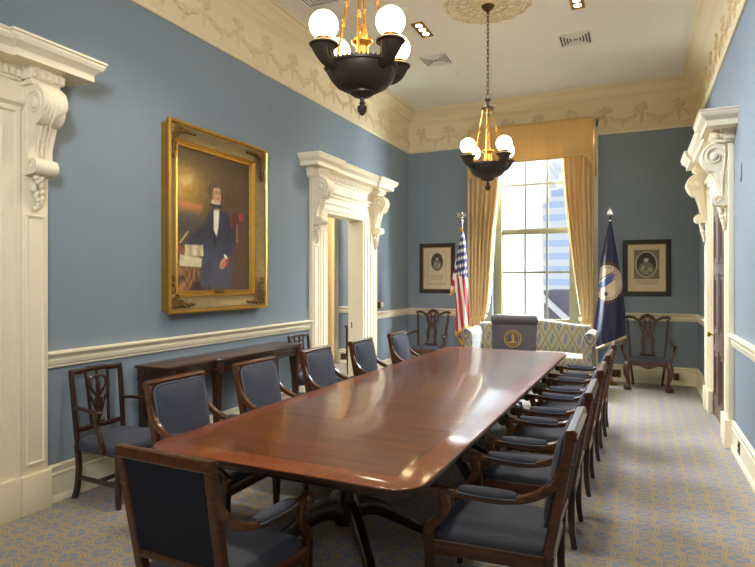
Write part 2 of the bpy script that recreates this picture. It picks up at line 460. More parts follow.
# frieze and crown, with the carved swags as its children
def swags(L, seed):
    """relief in local coords: x along the wall, z up, -y out; one motif every .5 m"""
    rnd = random.Random(seed); b = MB(); per = .52; n = max(1, int(round(L/per))); per = L/n
    def blob(x, z, r, q=1.): r *= 1.2; b.ball((x, -.002, z), (r*rnd.uniform(.8,1.2), r*1.0, r*q*rnd.uniform(.8,1.2)), 6, 4)
    for k in range(n):
        x0 = (k+.5)*per
        for i in range(20):       # spray of flowers
            a = rnd.uniform(0, PI); rr = rnd.uniform(.01, .10)
            blob(x0+math.cos(a)*rr, 4.255+math.sin(a)*rr*1.1, rnd.uniform(.014,.026))
        for i in range(3):        # curling stems to either side
            for s in (-1, 1):
                blob(x0+s*(.05+.018*i), 4.29+.02*i, .010)
        for i in range(12): blob(x0+rnd.uniform(-.03,.03)*(1-i/14), 4.24-.017*i, .024-.0012*i, 1.2)     # hanging drop
        for i in range(18):       # garland to the next motif
            t = (i+.5)/18; zz = 4.25-.42*per*(1-(2*t-1)**2)*.62
            if .12 < t < .88: blob(x0+t*per, zz+rnd.uniform(-.015,.015), .013+.013*(1-(2*t-1)**2))
        for i in range(5): blob(x0+per/2+rnd.uniform(-.014,.014), 4.25-.42*per*.62-.02*i, .02-.002*i, 1.2)
    return b
for nm, p0, p1, out, rz, L in (('left', (0,Y0,0), (0,D,0), (1,0,0), PI/2, D-Y0), ('back', (0,D,0), (W,D,0), (0,-1,0), 0, W), ('right', (W,D,0), (W,Y0,0), (-1,0,0), -PI/2, D-Y0)):
    b = MB(); run(b, frz, p0, p1, out)
    o = struct(b.build('trim_frieze_'+nm, M['creamd'], ang=30))
    s = swags(L, hash(nm) % 7 if False else len(nm)).build('carved_swags', M['swagshade'], o)
    s.location = Vector(p0)+Vector(out)*.016; s.rotation_euler = (0,0,rz)

# ------------------------------------------------------------------ door surrounds (local: x along wall, -y out of it)
def volute(b, c, r0, turns, x, w, th):
    """spiral ridge on the side of a bracket, in the y-z plane at x"""
    P = []
    n = int(26*turns)
    for k in range(n+1):
        a = 2*PI*turns*k/n; r = r0*(1-.86*k/n)
        P.append((x, c[0]+r*math.cos(a), c[1]+r*math.sin(a)))
    b.tube(P, [th, th*.7], 6)
def corbel_mesh(x, sgn):
    wd = .165; x0, x1 = x-wd/2, x+wd/2
    # side outline (out, z): big scroll on top, S-curve, small scroll at foot
    top = [( .0, 3.00), (.20, 3.00)]
    arc = [(.19+.105*math.cos(a), 2.85+.15*math.sin(a)) for a in [PI/2-k*PI*1.0/12 for k in range(0, 13)]]
    sc = [(.185,2.70),(.165,2.64),(.145,2.58),(.13,2.52),(.125,2.47)]
    low = [(.155+.055*math.cos(a), 2.395+.06*math.sin(a)) for a in [PI*.75-k*PI*1.35/10 for k in range(11)]]
    poly = top+arc+sc+low+[(.0, 2.33)]
    poly = [(-max(a,.03), z) for a, z in poly]
    b = MB().prism(poly, x0, x1, 'x')
    return b, x0, x1
def surround(idx, loc, rz, lbl):
    e = empty('trim_%d' % idx, loc, rz); struct(e)
    for s in (-1, 1):
        xo = s*OUT; xi = s*PI_
        p = MB().span((min(xo,xi), -.052, BASE_T), (max(xo,xi), 0, 2.93))
        pb = p.build('pilaster', M['cream'], e, bevel=.006)
        # sunk panel drawn by a raised moulding ring
        q = MB().frame(.135, 1.72, [(0,0),(.0,.008),(.006,.012),(.014,.010),(.02,.002),(.02,0)]); q.build('panel_moulding', M['cream'], pb, loc=(s*PC, -.052, 1.19))
        MB().span((min(xo,xi)-.012, -.082, 0), (max(xo,xi)+.012, 0, BASE_T)).build('plinth', M['cream'], e, bevel=.008)
        MB().span((s*PI_, -.065, 0), (s*(OH+.0), 0, BASE_T)).build('plinth', M['cream'], e, bevel=.006)
        c, x0, x1 = corbel_mesh(s*PC, s)
        cb = c.build('corbel', M['cream'], e, ang=35, loc=(0,0,.193)); cb.scale = (1,.88,.909)
        r = MB()
        for xx in (x0-.002, x1+.002):
            volute(r, (-.185, 2.855), .105, 1.6, xx, 1, .012)
            volute(r, (-.155, 2.395), .045, 1.2, xx, 1, .008)
            sg = -1 if xx < (x0+x1)/2 else 1
            r.ball((xx, -.185, 2.855), (.018, .04, .045), 10, 6)
            r.tube([(xx,-.09,2.98),(xx,-.085,2.85),(xx,-.10,2.70),(xx,-.11,2.56),(xx,-.115,2.45)], .009, 6)
            r.tube(catmull([(xx,-.07,2.66),(xx,-.10,2.70),(xx,-.12,2.66),(xx,-.09,2.60),(xx,-.07,2.52)], 4), .008, 5)
        r.build('scroll_carving', M['cream'], cb)
        # acanthus leaf over the front of the scroll, bead row down the curve, husk drop
        lf = MB()
        for i in range(-3, 4):
            xx = s*PC+i*.024; k = abs(i)/3
            lf.tube(catmull([(xx,-.20,3.0),(xx,-.275,2.94),(xx,-.302,2.86),(xx,-.285,2.77+.04*k),(xx,-.24,2.70+.06*k)], 4), [.012,.017,.017,.012,.004], 6)
        lf.build('acanthus_leaf', M['cream'], cb)
        bd = MB()
        for i in range(12):
            t = i/11; z = 2.70-.24*t; yy = -interp([(2.45,.128),(2.52,.137),(2.58,.152),(2.64,.172),(2.70,.195)], z)
            bd.ball((s*PC, yy, z), .013, 8, 5)
        for sx in (-.03,.03): bd.tube(catmull([(s*PC+sx,-.20,2.72),(s*PC+sx,-.172,2.64),(s*PC+sx,-.137,2.52),(s*PC+sx,-.130,2.46)], 4), .007, 5)
        bd.build('beading', M['cream'], cb)
        dr = MB(); rn = random.Random(3)
        for i in range(16):
            t = i/15; dr.ball((s*PC+rn.uniform(-.06,.06)*(1-t*.75), -.075-.05*(1-t), 2.33-.24*t), (.028*(1-.5*t), .024, .034*(1-.4*t)), 8, 5)
        dr.build('leaf_drop', M['cream'], cb)
        if idx == 3: pass
    # architrave: mitred three-sided, stepped
    def arch(b, prof):
        o = len(b.v); n = len(prof)
        for i, d in prof:
            x = PI_-i; z = 2.77-i
            b.v += [Vector(p) for p in ((-x,-d,0),(-x,-d,z),(x,-d,z),(x,-d,0))]
        for k in range(n-1):
            for j in range(3): b.f.append((o+k*4+j, o+k*4+j+1, o+(k+1)*4+j+1, o+(k+1)*4+j))
    b = MB(); arch(b, [(0,0),(0,.050),(.015,.060),(.035,.054),(.045,.036),(.11,.033),(.115,.044),(.13,.044),(.138,.028),(.195,.026),(.20,.035),(.218,.035),(.225,.018),(.245,.015),(.245,0)])
    b.build('architrave', M['cream'], e, ang=30)
    b = MB(); f = [(0,2.76),(.05,2.76),(.06,2.77),(.085,2.785),(.09,2.805),(.05,2.815),(0,2.815)]
    run(b, f, (-PI_,0,0), (PI_,0,0), (0,-1,0)); b.build('head_moulding', M['cream'], e, ang=30)
    MB().span((-PI_,-.04,2.815), (PI_,0,3.02)).build('frieze_board', M['cream'], e)
    # entablature: breaks forward over the pilasters
    ent = MB()
    cor = [(0,2.92),(.03,2.92),(.035,2.935),(.05,2.94),(.05,2.99),(.062,3.0),(.075,3.03),(.205,3.035),(.205,3.085),(.212,3.09),(.225,3.105),(.245,3.12),(.258,3.145),(.258,3.16),(.268,3.165),(.268,3.18),(0,3.18)]
    def block(x0, x1, off):
        n = len(cor); rs = []
        # front run with returned (mitred) ends
        pr = [(d+off, z) for d, z in cor]
        ex = lambda d: max(0., d+.01)
        vs = [(x0-ex(d), -(d+off), z) for d, z in cor]+[(x1+ex(d), -(d+off), z) for d, z in cor]
        ent.add(vs, [(i, (i+1) % n, n+(i+1) % n, n+i) for i in range(n)])
        vs = [(x0-ex(d), -(d+off), z) for d, z in cor]+[(x0-ex(d), 0, z) for d, z in cor]
        ent.add(vs, [(i, (i+1) % n, n+(i+1) % n, n+i) for i in range(n)])
        vs = [(x1+ex(d), -(d+off), z) for d, z in cor]+[(x1+ex(d), 0, z) for d, z in cor]
        ent.add(vs, [(i, (i+1) % n, n+(i+1) % n, n+i) for i in range(n)])
    block(-PI_, PI_, .012)
    block(-OUT, -PI_-.05, .048); block(PI_+.05, OUT, .048)
    eo = ent.build('entablature', M['cream'], e, ang=25)
    dn = MB()
    def dent(x0, x1, y):
        n = int((x1-x0)/.042)
        for i in range(n): dn.box((x0+(i+.5)*(x1-x0)/n, y, 2.985), (.024, .030, .05))
    dent(-PI_+.02, PI_-.02, -.072); dent(-OUT-.03, -PI_+.03, -.185); dent(PI_-.03, OUT+.03, -.185)
    for s in (-1, 1):
        for k in range(4): dn.box((s*(OUT+.028), -.03-.042*k, 2.985), (.026, .024, .05))
    dn.build('dentils', M['cream'], eo)
    for s in (-1, 1): MB().span((min(s*(OUT+.02),s*(PI_-.02)),-.175,2.95),(max(s*(OUT+.02),s*(PI_-.02)),0,3.04)).span((min(s*(OUT+.008),s*(PI_-.01)),-.165,2.915),(max(s*(OUT+.008),s*(PI_-.01)),0,2.955)).build('corbel_block', M['cream'], e, bevel=.004)
    return e
surround(1, (0, DOORS_L[1], 0), PI/2, 'mid')
surround(2, (0, DOORS_L[0], 0), PI/2, 'near')
surround(3, (W, DOOR_R, 0), -PI/2, 'right')

# lining of the open passage in the left wall
b = MB()
b.span((-TH-.02, DOORS_L[1]-OH-.004, 0), (.02, DOORS_L[1]-OH+.014, OZ)); b.span((-TH-.02, DOORS_L[1]+OH-.014, 0), (.02, DOORS_L[1]+OH+.004, OZ)); b.span((-TH-.02, DOORS_L[1]-OH, OZ-.014), (.02, DOORS_L[1]+OH, OZ+.004))
b.span((-TH-.03, DOORS_L[1]-OH-.12, 0), (-TH, DOORS_L[1]-OH, OZ+.12)); b.span((-TH-.03, DOORS_L[1]+OH, 0), (-TH, DOORS_L[1]+OH+.12, OZ+.12)); b.span((-TH-.03, DOORS_L[1]-OH, OZ), (-TH, DOORS_L[1]+OH, OZ+.12))
jl = struct(b.build('trim_door_lining', M['cream'], bevel=.003))
MB().span((-.19, DOORS_L[1]+OH-.017, .86), (-.165, DOORS_L[1]+OH-.012, .95)).build('strike_plate', M['brass'], jl)

# panelled doors
def door(name, loc, rz, m, panels, knob):
    d = empty(name, loc, rz); struct(d)
    MB().span((-OH, -.0, .008), (OH, .045, OZ-.004)).build('door_leaf', m, d)
    for (x0, x1, z0, z1) in panels:
        MB().frame(x1-x0, z1-z0, [(0,-.001),(0,.006),(.012,.014),(.022,.014),(.035,.004),(.06,.002),(.075,.009),(.08,.009),(.08,-.001)]).build('panel', m, d, loc=((x0+x1)/2, 0, (z0+z1)/2), ang=25)
    if knob is not None:
        MB().span((knob-.032, -.006, .84), (knob+.032, 0, 1.06)).build('lock_plate', M['brassplate'], d, bevel=.003)
        mt = Matrix.Rotation(PI/2, 4, 'X')
        MB().lathe([(.022,.0),(.022,.008),(.010,.014),(.009,.034),(.018,.042),(.028,.052),(.030,.062),(.024,.073),(.010,.078)], 18, (knob,0,.955), mt).build('door_knob', M['brass'], d)
    return d
P2 = [(-.47,-.05,1.78,2.36),(.05,.47,1.78,2.36),(-.47,-.05,.98,1.68),(.05,.47,.98,1.68),(-.47,-.05,.2,.80),(.05,.47,.2,.80)]
door('door_1', (W-.004, DOOR_R, 0), -PI/2, M['doorwood'], P2, -.50)
door('door_2', (-.06, DOORS_L[0], 0), PI/2, M['cream'], P2, .49)

# ------------------------------------------------------------------ window
win = struct(empty('window_1', (0, D, 0)))
b = MB()
for x0, x1 in ((1.13, 1.26), (3.14, 3.27)):
    b.span((x0, -.045, 0), (x1, 0, 4.20)); b.span((x0+.03, -.058, 0), (x1-.03, -.045, 4.2))
b.span((1.13, -.045, 4.05), (3.27, 0, 4.20))
b.build('casing', M['cream'], win, bevel=.004)
b = MB()   # splayed reveals, head and stool
b.add([(1.26,-.02,0),(1.62,.13,0),(1.62,.13,4.05),(1.26,-.02,4.05)], [(0,1,2,3)]); b.add([(3.14,-.02,0),(2.92,.13,0),(2.92,.13,4.05),(3.14,-.02,4.05)], [(0,1,2,3)])
b.span((1.26,-.02,0), (3.14,.0,.80))
b.build('reveal', M['olive'], win)
GY = .17
b = MB()
b.span((1.56,.10,.78), (1.70,.25,4.10)); b.span((2.835,.10,.78), (2.99,.25,4.10)); b.span((1.56,.08,.74), (2.99,.27,.83)); b.span((1.56,.10,4.03), (2.99,.25,4.1))
fr = b.build('window_frame', M['olive'], win, bevel=.004)
b = MB()
b.span((1.69,GY-.02,.83), (1.715,GY+.02,2.46)); b.span((2.815,GY-.02,.83), (2.84,GY+.02,2.46)); b.span((1.70,GY-.02,.83), (2.83,GY+.02,.94)); b.span((1.70,GY-.02,2.385), (2.83,GY-.005,2.46))
for x in (2.088, 2.452): b.span((x-.017,GY-.008,.94), (x+.017,GY+.004,2.39))
b.span((1.70,GY-.009,1.716), (2.83,GY+.004,1.750))
lo = b.build('lower_sash', M['olive'], win, bevel=.002)
b = MB()
for x in (2.04, 2.50): b.box((x, GY-.028, .885), (.07,.016,.02))
b.build('sash_lift', M['brassplate'], lo)
b = MB(); G2 = GY+.045
b.span((1.69,G2-.02,2.42), (1.715,G2+.02,4.05)); b.span((2.815,G2-.02,2.42), (2.84,G2+.02,4.05)); b.span((1.70,G2-.02,2.42), (2.83,G2+.02,2.485)); b.span((1.70,G2-.02,3.99), (2.83,G2+.02,4.05))
for x in (2.088, 2.452): b.span((x-.017,G2-.008,2.45), (x+.017,G2+.004,4.03))
b.span((1.70,G2-.009,3.228), (2.83,G2+.004,3.262))
b.build('upper_sash', M['olive'], win, bevel=.002)
MB().span((1.70,GY-.002,.93), (2.83,GY+.002,2.40)).build('window_pane', M['glass'], win, smooth=False)
MB().span((1.70,G2-.002,2.46), (2.83,G2+.002,4.0)).build('window_pane', M['glass'], win, smooth=False)

# drapes: sheet between two edge tables, folds across
def drape(name, label, le, re, z0, z1, y0, folds, m, amp=.045, tie=None, extra=None):
    def fn(u, v):
        z = z1+(z0-z1)*v; a, c = interp(le, -z), interp(re, -z)
        w = c-a
        ampz = amp*min(1, w/.35+.35)
        ph = folds*2*PI*u+.5*math.sin(3*v)
        return (a+w*u+.008*math.sin(2*ph), y0-ampz*math.cos(ph)-ampz*.4*math.cos(ph*.5+2*v), z)
    o = MB().grid(fn, folds*12, 48).build(name, m, ang=180)
    md = o.modifiers.new('Solidify', 'SOLIDIFY'); md.thickness = .004
    tag(o, label, 'curtain', 'gold drapes at the window')
    return o
neg = lambda t: sorted([(-z, v) for z, v in t])
dl = drape('curtain', 'gold striped drape tied back on the left of the window, beside the stars and stripes', neg([(3.7,1.18),(1.3,1.19),(1.0,1.22),(.9,1.22),(.5,1.19),(0.02,1.17)]), neg([(3.7,1.72),(2.97,1.665),(2.46,1.60),(1.6,1.545),(1.2,1.51),(1.0,1.47),(.93,1.46),(.6,1.50),(.02,1.52)]), .02, 3.75, D-.125, 6, M['drape'])
dr = drape('curtain', 'gold striped drape tied back on the right of the window, beside the navy flag', neg([(3.7,2.74),(2.9,2.80),(2.2,2.87),(1.6,2.94),(1.2,2.99),(1.0,3.02),(.93,3.02),(.6,2.99),(.02,2.97)]), neg([(3.7,3.21),(1.3,3.21),(1.0,3.20),(.9,3.2),(.02,3.21)]), .02, 3.75, D-.125, 6, M['drape'])
for o, x0, x1 in ((dl,1.215,1.475),(dr,3.01,3.205)):
    MB().sweep(catmull([(x0,D-.10,1.0),(x0+.02,D-.17,.96),((x0+x1)/2,D-.185,.955),(x1-.02,D-.17,.965),(x1,D-.10,1.0)],5), .006, .05, side=(0,0,0.001) if False else (0,-1,.01)).build('tieback', M['valance'], o)
def lining(tab, z0, z1, w, o):
    def fn(u, v):
        z = z1+(z0-z1)*v; a = interp(tab, -z)
        return (a+w*u*(1-.6*v), D-.10-.015*math.sin(6*u+5*v)+.03*u, z)
    MB().grid(fn, 6, 30).build('lining', M['lining'], o)
lining(neg([(3.7,1.72),(2.97,1.665),(2.46,1.60),(1.6,1.545),(1.2,1.51),(1.0,1.47)]), 1.05, 3.6, .05, dl)
lining(neg([(3.7,2.70),(2.9,2.765),(2.2,2.845),(1.6,2.92),(1.2,2.975),(1.0,3.01)]), 1.05, 3.6, .04, dr)

# valance
va = thing('valance', 'gold pleated cloth valance above the window with drop tails at both ends', 'valance', (0, D, 0))
def vb(x):
    e = min(x-1.18, 3.27-x)
    return interp([(0,3.28),(.03,3.28),(.10,3.42),(.17,3.55),(.22,3.575),(.6,3.56),(1.1,3.555)], e)
def vfn(u, v):
    x = 1.195+2.015*u; z = 4.19+(vb(x)-4.19)*v
    return (x, -.21-.006*math.cos(u*PI*14)*v-.02*v*(1 if min(x-1.18,3.21-x) < .12 else 0), z)
o = MB().grid(vfn, 90, 10).build('front_cloth', M['valance'], va, ang=180); o.modifiers.new('S','SOLIDIFY').thickness = .006
for s, x in ((0,1.195),(1,3.21)):
    def sfn(u, v, x=x, s=s):
        zb = 3.30+.05*math.cos(u*9); return (x+(.02 if s else -.0)*v*math.sin(u*9)+(.035*v if s else -.01*v), -.21*(1-u)-.0, 4.19+(zb-4.19)*v)
    o = MB().grid(sfn, 14, 8).build('side_cloth', M['valance'], va, ang=180); o.modifiers.new('S','SOLIDIFY').thickness = .005
MB().tube([(1.20+2.005*k/60, -.222, vb(1.20+2.005*k/60)+.03) for k in range(61)], .009, 6).build('braid', M['drape'], va)
MB().span((1.20,-.205,4.175), (3.205,-.05,4.195)).build('pelmet_board', M['drape'], va)

# side room seen through the passage
b = MB(); b.span((-1.50, D-.03, 0), (-1.46, D, 4.2)); b.span((-1.62,D-.05,0),(-1.50,D,4.2)); struct(b.build('trim_side_window', M['cream']))
def dfn(u, v):
    z = 3.6*(1-v)+.02*v; s = interp(neg([(3.6,1.),(1.5,.8),(1.05,.45),(.95,.42),(.5,.6),(0,.66)]), -z)
    return (-2.45+1.01*u, D-.16-.04*math.cos(u*PI*12), z)
sc = MB().grid(dfn, 72, 40).build('curtain', M['drape'], ang=180); sc.modifiers.new('S','SOLIDIFY').thickness = .004
tag(sc, 'gold curtain glimpsed through the open doorway in the left wall', 'curtain')
MB().sweep([(-2.02,D-.24,.90),(-1.85,D-.235,.97),(-1.68,D-.22,1.07),(-1.58,D-.12,1.12)], .008, .06, side=(0,1,0)).build('tieback', M['cream'], sc)
cb = thing('side_cabinet', 'dark wooden cabinet on legs in the next room, through the open doorway', 'cabinet', (-.46, 8.98, 0), -PI/2)
MB().span((-.38,-.2,.30),(.38,.2,.80)).build('body', M['chipwood'], cb, bevel=.004)
MB().span((-.40,-.22,.80),(.40,.22,.83)).build('cabinet_top', M['chipwood'], cb, bevel=.005)
for sx in (-1,1):
    MB().span((sx*.02,-.212,.34),(sx*.35,-.2,.76)).build('door', M['chipwood'], cb, bevel=.004)
    for sy in (-1,1): MB().sweep([(sx*.35,sy*.17,.30),(sx*.35,sy*.17,0)], [.05,.028], [.05,.028], side=(1,0,0)).build('leg', M['chipwood'], cb)

# ------------------------------------------------------------------ outside the window
def column():
    t = thing('stone_column', 'big white fluted stone column with a scrolled capital, outside the window', 'column', (.564, 15.5, -8.03)); t.scale = (1.174,)*3
    MB().lathe([(.95,0),(.92,4.0),(.86,9.9)], 48).build('shaft', M['stone'], t)
    b = MB().lathe([(.86,9.9),(.95,9.95),(.95,10.0),(.88,10.05),(.9,10.2),(1.0,10.35),(1.0,10.4)], 40)
    b.span((-1.1,-1.0,10.62),(1.1,1.0,10.75)); b.span((-1.05,-.9,10.38),(1.05,.9,10.62)); b.build('capital', M['stone'], t)
    v = MB()
    for sx in (-1,1):
        P = []
        for k in range(44):
            a = 2*PI*1.8*k/43; r = .36*(1-.85*k/43); P.append((sx*(.80+r*.75*math.cos(a)), -1.0, 10.34+r*.75*math.sin(a)))
        v.tube(P, [.055,.03], 6)
        m = Matrix.Rotation(PI/2,4,'X'); v.lathe([(.27,.55),(.27,.98)], 24, (sx*.80,0,10.34), m)
    v.build('volute', M['stone'], t)
    e = MB()
    for k in range(9): e.ball((-.72+.18*k, -.93, 10.44), (.065,.05,.09), 8, 6)
    e.build('egg_and_dart', M['stone'], t)
    return t
column()
t = thing('portico', 'white stone portico beam crossing the sky above the column, outside the window', 'portico', (-2.43, 15.5, 4.59))
MB().span((-4,-1.1,0),(8,1.1,.5)).build('architrave', M['stone'], t, bevel=.02); MB().span((-4,-1.3,.5),(8,1.3,.8)).build('cornice', M['stone'], t, bevel=.03)
t = thing('office_tower', 'tall pale blue banded office tower beyond the window', 'building', (-7, 110, -45))
MB().span((-5.7,0,0),(11,20,62)).build('tower_body', M['tower'], t, smooth=False)
MB().span((-4.0,2,62),(11,18,63.6)).span((-3.0,4,63.6),(11,16,64.2)).build('setback', M['tower'], t, smooth=False)
t = thing('slate_roof', 'dark slate gable with a white raking edge, low outside the window', 'roof', (0, 30, -6))
MB().prism([(-.72,0),(5,0),(5,7.05),(-.72,7.05)], 0, 6, 'y').build('roof_slope', M['roofm'], t, smooth=False)
MB().sweep([(-.75,-.12,6.95),(1.6,-.12,4.75)], .2, .30, side=(0,1,0)).build('gable_edge', M['stone'], t)

# ------------------------------------------------------------------ conference table
TC = Vector((2.325, 4.585)); TR = -.018; HL = 2.44; TW0, TW1 = .757, .735
tab = thing('conference_table', 'long polished mahogany conference table with banded edge and rounded corners', 'table', (TC.x, TC.y, 0), TR)
def toutline(ins, r=.15, n=8):
    pts = []
    for (sx, sy) in ((1,-1),(1,1),(-1,1),(-1,-1)):
        hw = TW0 if sy < 0 else TW1
        cx, cy = sx*(hw-r), sy*(HL-r); a0 = {(1,-1):-PI/2,(1,1):0,(-1,1):PI/2,(-1,-1):PI}[(sx,sy)]
        for k in range(n+1):
            a = a0+PI/2*k/n; pts.append((cx+(r-ins)*math.cos(a), cy+(r-ins)*math.sin(a)))
    return pts
b = MB(); b.rings([[(x,y,z) for x,y in toutline(i)] for i, z in ((.06,.716),(.010,.718),(.003,.724),(0,.730),(0,.740),(.003,.747),(.009,.750))])
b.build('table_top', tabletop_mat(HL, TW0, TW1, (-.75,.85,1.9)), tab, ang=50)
b = MB(); b.rings([[(x,y,z) for x,y in toutline(i)] for i, z in ((.10,.676),(.08,.678),(.07,.690),(.07,.717))]); b.build('apron', M['darkwood'], tab)
for py in (-1.62, .05, 1.62):
    p = MB().lathe([(.09,.67),(.09,.655),(.055,.64),(.048,.60),(.066,.585),(.072,.565),(.062,.545),(.058,.50),(.068,.46),(.070,.44),(.056,.42),(.062,.36),(.082,.30),(.086,.24),(.075,.19),(.04,.17),(.0,.165)], 24, (0,py,0)).build('pedestal', M['darkwood'], tab)
    for k in range(4):
        a = PI/4+k*PI/2; d = Vector((math.cos(a), math.sin(a), 0)); o = Vector((0,py,0))
        b = MB().sweep(catmull([o+d*.05+Vector((0,0,.27)), o+d*.17+Vector((0,0,.265)), o+d*.34+Vector((0,0,.17)), o+d*.50+Vector((0,0,.075)), o+d*.66+Vector((0,0,.045))], 6), [.075,.065,.055,.05,.045], [.12,.10,.075,.055,.045], side=d.cross(Vector((0,0,1))))
        ft = b.build('foot', M['darkwood'], p)
        if k == 0: pass
        MB().sweep([o+d*.62+Vector((0,0,.048)), o+d*.70+Vector((0,0,.04))], [.055,.04], [.05,.035], side=d.cross(Vector((0,0,1)))).lathe([(.018,0),(.018,.03)], 10, o+d*.66).build('foot_cap', M['brass'], p)

# ------------------------------------------------------------------ upholstered side armchair (front = -y)
def arm_path(s):
    return catmull([(s*.242,.345,.80),(s*.252,.30,.705),(s*.268,.21,.635),(s*.278,.08,.600),(s*.285,-.08,.598),(s*.287,-.205,.606),(s*.287,-.255,.602)], 6)
def make_armchair():
    r = empty('side_armchair')
    wd, wa = M['walnut'], M['armwood']
    st = lambda s, z: Vector((s*(.233+.011*(z-.40)/.54), .268+.10*((z-.40)/.54), z))
    b = MB()
    for s in (-1,1): b.sweep([st(s,.36), st(s,.55), st(s,.75), st(s,.935)], [.046,.044,.042,.04], .046, side=(1,0,0))
    b.sweep([st(-1,.918)+Vector((-.021,0,0)), st(1,.918)+Vector((.021,0,0))], .046, .05, side=(0,1,.18))
    b.sweep([st(-1,.47), st(1,.47)], .036, .05, side=(0,1,.18))
    b.build('back_frame', wa, r, bevel=0)
    tilt = math.atan2(.10,.54)
    # upholstered front of the back, plus the cloth on its rear
    w0, hh = .445, .455
    b = MB().pad((0,0,0), (w0,hh,.028), .03, taper=1.07)
    p = b.build('backrest', M['velvet'], r, ang=60); p.location = (0,.308,.685); p.rotation_euler = (PI/2-tilt,0,0)
    # pad faces local +z -> rotate so +z points to -y
    q = MB(); pts = []
    for k in range(40):
        a = 2*PI*k/40; ca, sa = math.cos(a), math.sin(a); e = 2/9.
        x = math.copysign(abs(ca)**e, ca)*w0/2; y = math.copysign(abs(sa)**e, sa)*hh/2
        pts.append((x*(1+.07*(y/hh+.5)), y, .026))
    q.tube(pts+[pts[0]], .0055, 6, cap=False); q.build('piping', M['pipe'], p)
    q = MB().box((0,0,0), (.43,.42,.012)); o = q.build('back_panel', M['backcloth'], r); o.location = (0,.332,.69); o.rotation_euler = (PI/2-tilt,0,0)
    # seat
    b = MB().pad((0,-.005,.335), (.545,.545,.058), .04, taper=.88); b.build('seat', M['velvet'], r, ang=60)
    b = MB(); 
    for z0 in (.295,):
        b.sweep([(-.262,-.272,z0+.03),(.262,-.272,z0+.03)], .034, .07, side=(0,1,0)); b.sweep([(-.225,.262,z0+.03),(.225,.262,z0+.03)], .034, .07, side=(0,1,0))
        for s in (-1,1): b.sweep([(s*.262,-.275,z0+.03),(s*.228,.265,z0+.03)], .034, .07, side=(1,0,0))
    b.build('seat_frame', wa, r)
    for s in (-1,1):
        b = MB().sweep([(s*.262,-.285,.385),(s*.262,-.285,.25),(s*.258,-.288,0)], [.05,.046,.028], [.05,.046,.028], side=(1,0,0)); b.build('leg', wd, r)
        b = MB().sweep(catmull([(s*.233,.268,.37),(s*.228,.264,.24),(s*.220,.268,.10),(s*.214,.282,0)],4), [.042,.036,.028], [.044,.038,.03], side=(1,0,0)); b.build('leg', wd, r)
        a = MB().sweep(arm_path(s), [.034,.034,.038,.042,.042,.04,.036], [.05,.046,.036,.03,.03,.034,.034], side=(1,0,0))
        mt = Matrix.Rotation(PI/2,4,'Y'); a.lathe([(.0,-.026),(.026,-.026),(.031,-.018),(.031,.018),(.026,.026),(0,.026)], 16, (s*.287,-.252,.596), mt)
        a.sweep(catmull([(s*.285,-.215,.590),(s*.283,-.200,.525),(s*.276,-.235,.46),(s*.266,-.285,.41),(s*.262,-.287,.34)],5), [.034,.03,.034,.04,.046], [.05,.04,.042,.05,.05], side=(1,0,0))
        ao = a.build('arm', wa, r)
        pp = catmull([(s*.275,.13,.625),(s*.279,.07,.620),(s*.285,-.05,.620),(s*.287,-.13,.626)],6); n = len(pp)
        q = MB().sweep(pp, [.02]+[.056]*(n-2)+[.02] if False else [.036,.060,.064,.064,.060,.036], [.030,.050,.058,.058,.050,.030], side=(1,0,0), section=[(.5*math.cos(2*PI*k/12), .5*math.sin(2*PI*k/12)) for k in range(12)])
        po = q.build('arm_pad', M['velvet'], ao)
        q = MB()
        for dx in (-.029,.029): q.tube([(x+dx, y, z-.008) for x, y, z in pp], .0045, 5)
        q.build('piping', M['pipe'], po)
    return r
AC = make_armchair()
GRP = 'armchairs around the conference table'
seats = [
 ((2.15,2.06), PI-.035, 'slate velvet armchair at the near head of the table, its back to the viewer'),
 ((1.315,3.00), PI/2, 'slate velvet armchair on the left of the table, nearest the viewer, by the table corner'),
 ((1.335,3.87), PI/2, 'slate velvet armchair left of the table, second from the near end, before the console'),
 ((1.37,4.79), PI/2, 'slate velvet armchair on the left of the table, middle one of its row'),
 ((1.41,5.70), PI/2, 'slate velvet armchair on the left of the table, fourth from the near end'),
 ((1.445,6.67), PI/2, 'slate velvet armchair on the left of the table, farthest of its row'),
 ((3.215,2.88), -PI/2, 'slate velvet armchair on the right of the table, nearest the viewer, seen side on'),
 ((3.22,3.80), -PI/2, 'slate velvet armchair on the right of the table, second from the near end'),
 ((3.235,4.71), -PI/2, 'slate velvet armchair on the right of the table, middle one of its row'),
 ((3.25,5.62), -PI/2, 'slate velvet armchair on the right of the table, fourth from the near end'),
 ((3.265,6.50), -PI/2, 'slate velvet armchair on the right of the table, farthest of its row'),
]
for i, ((x, y), rz, lb) in enumerate(seats):
    o = AC if i == 0 else copy_tree(AC)
    o.location = (x, y, 0); o.rotation_euler = (0,0,rz); tag(o, lb, 'chair', GRP)
    o.scale = (.97,.97,.975) if i == 0 else (1,1,1)

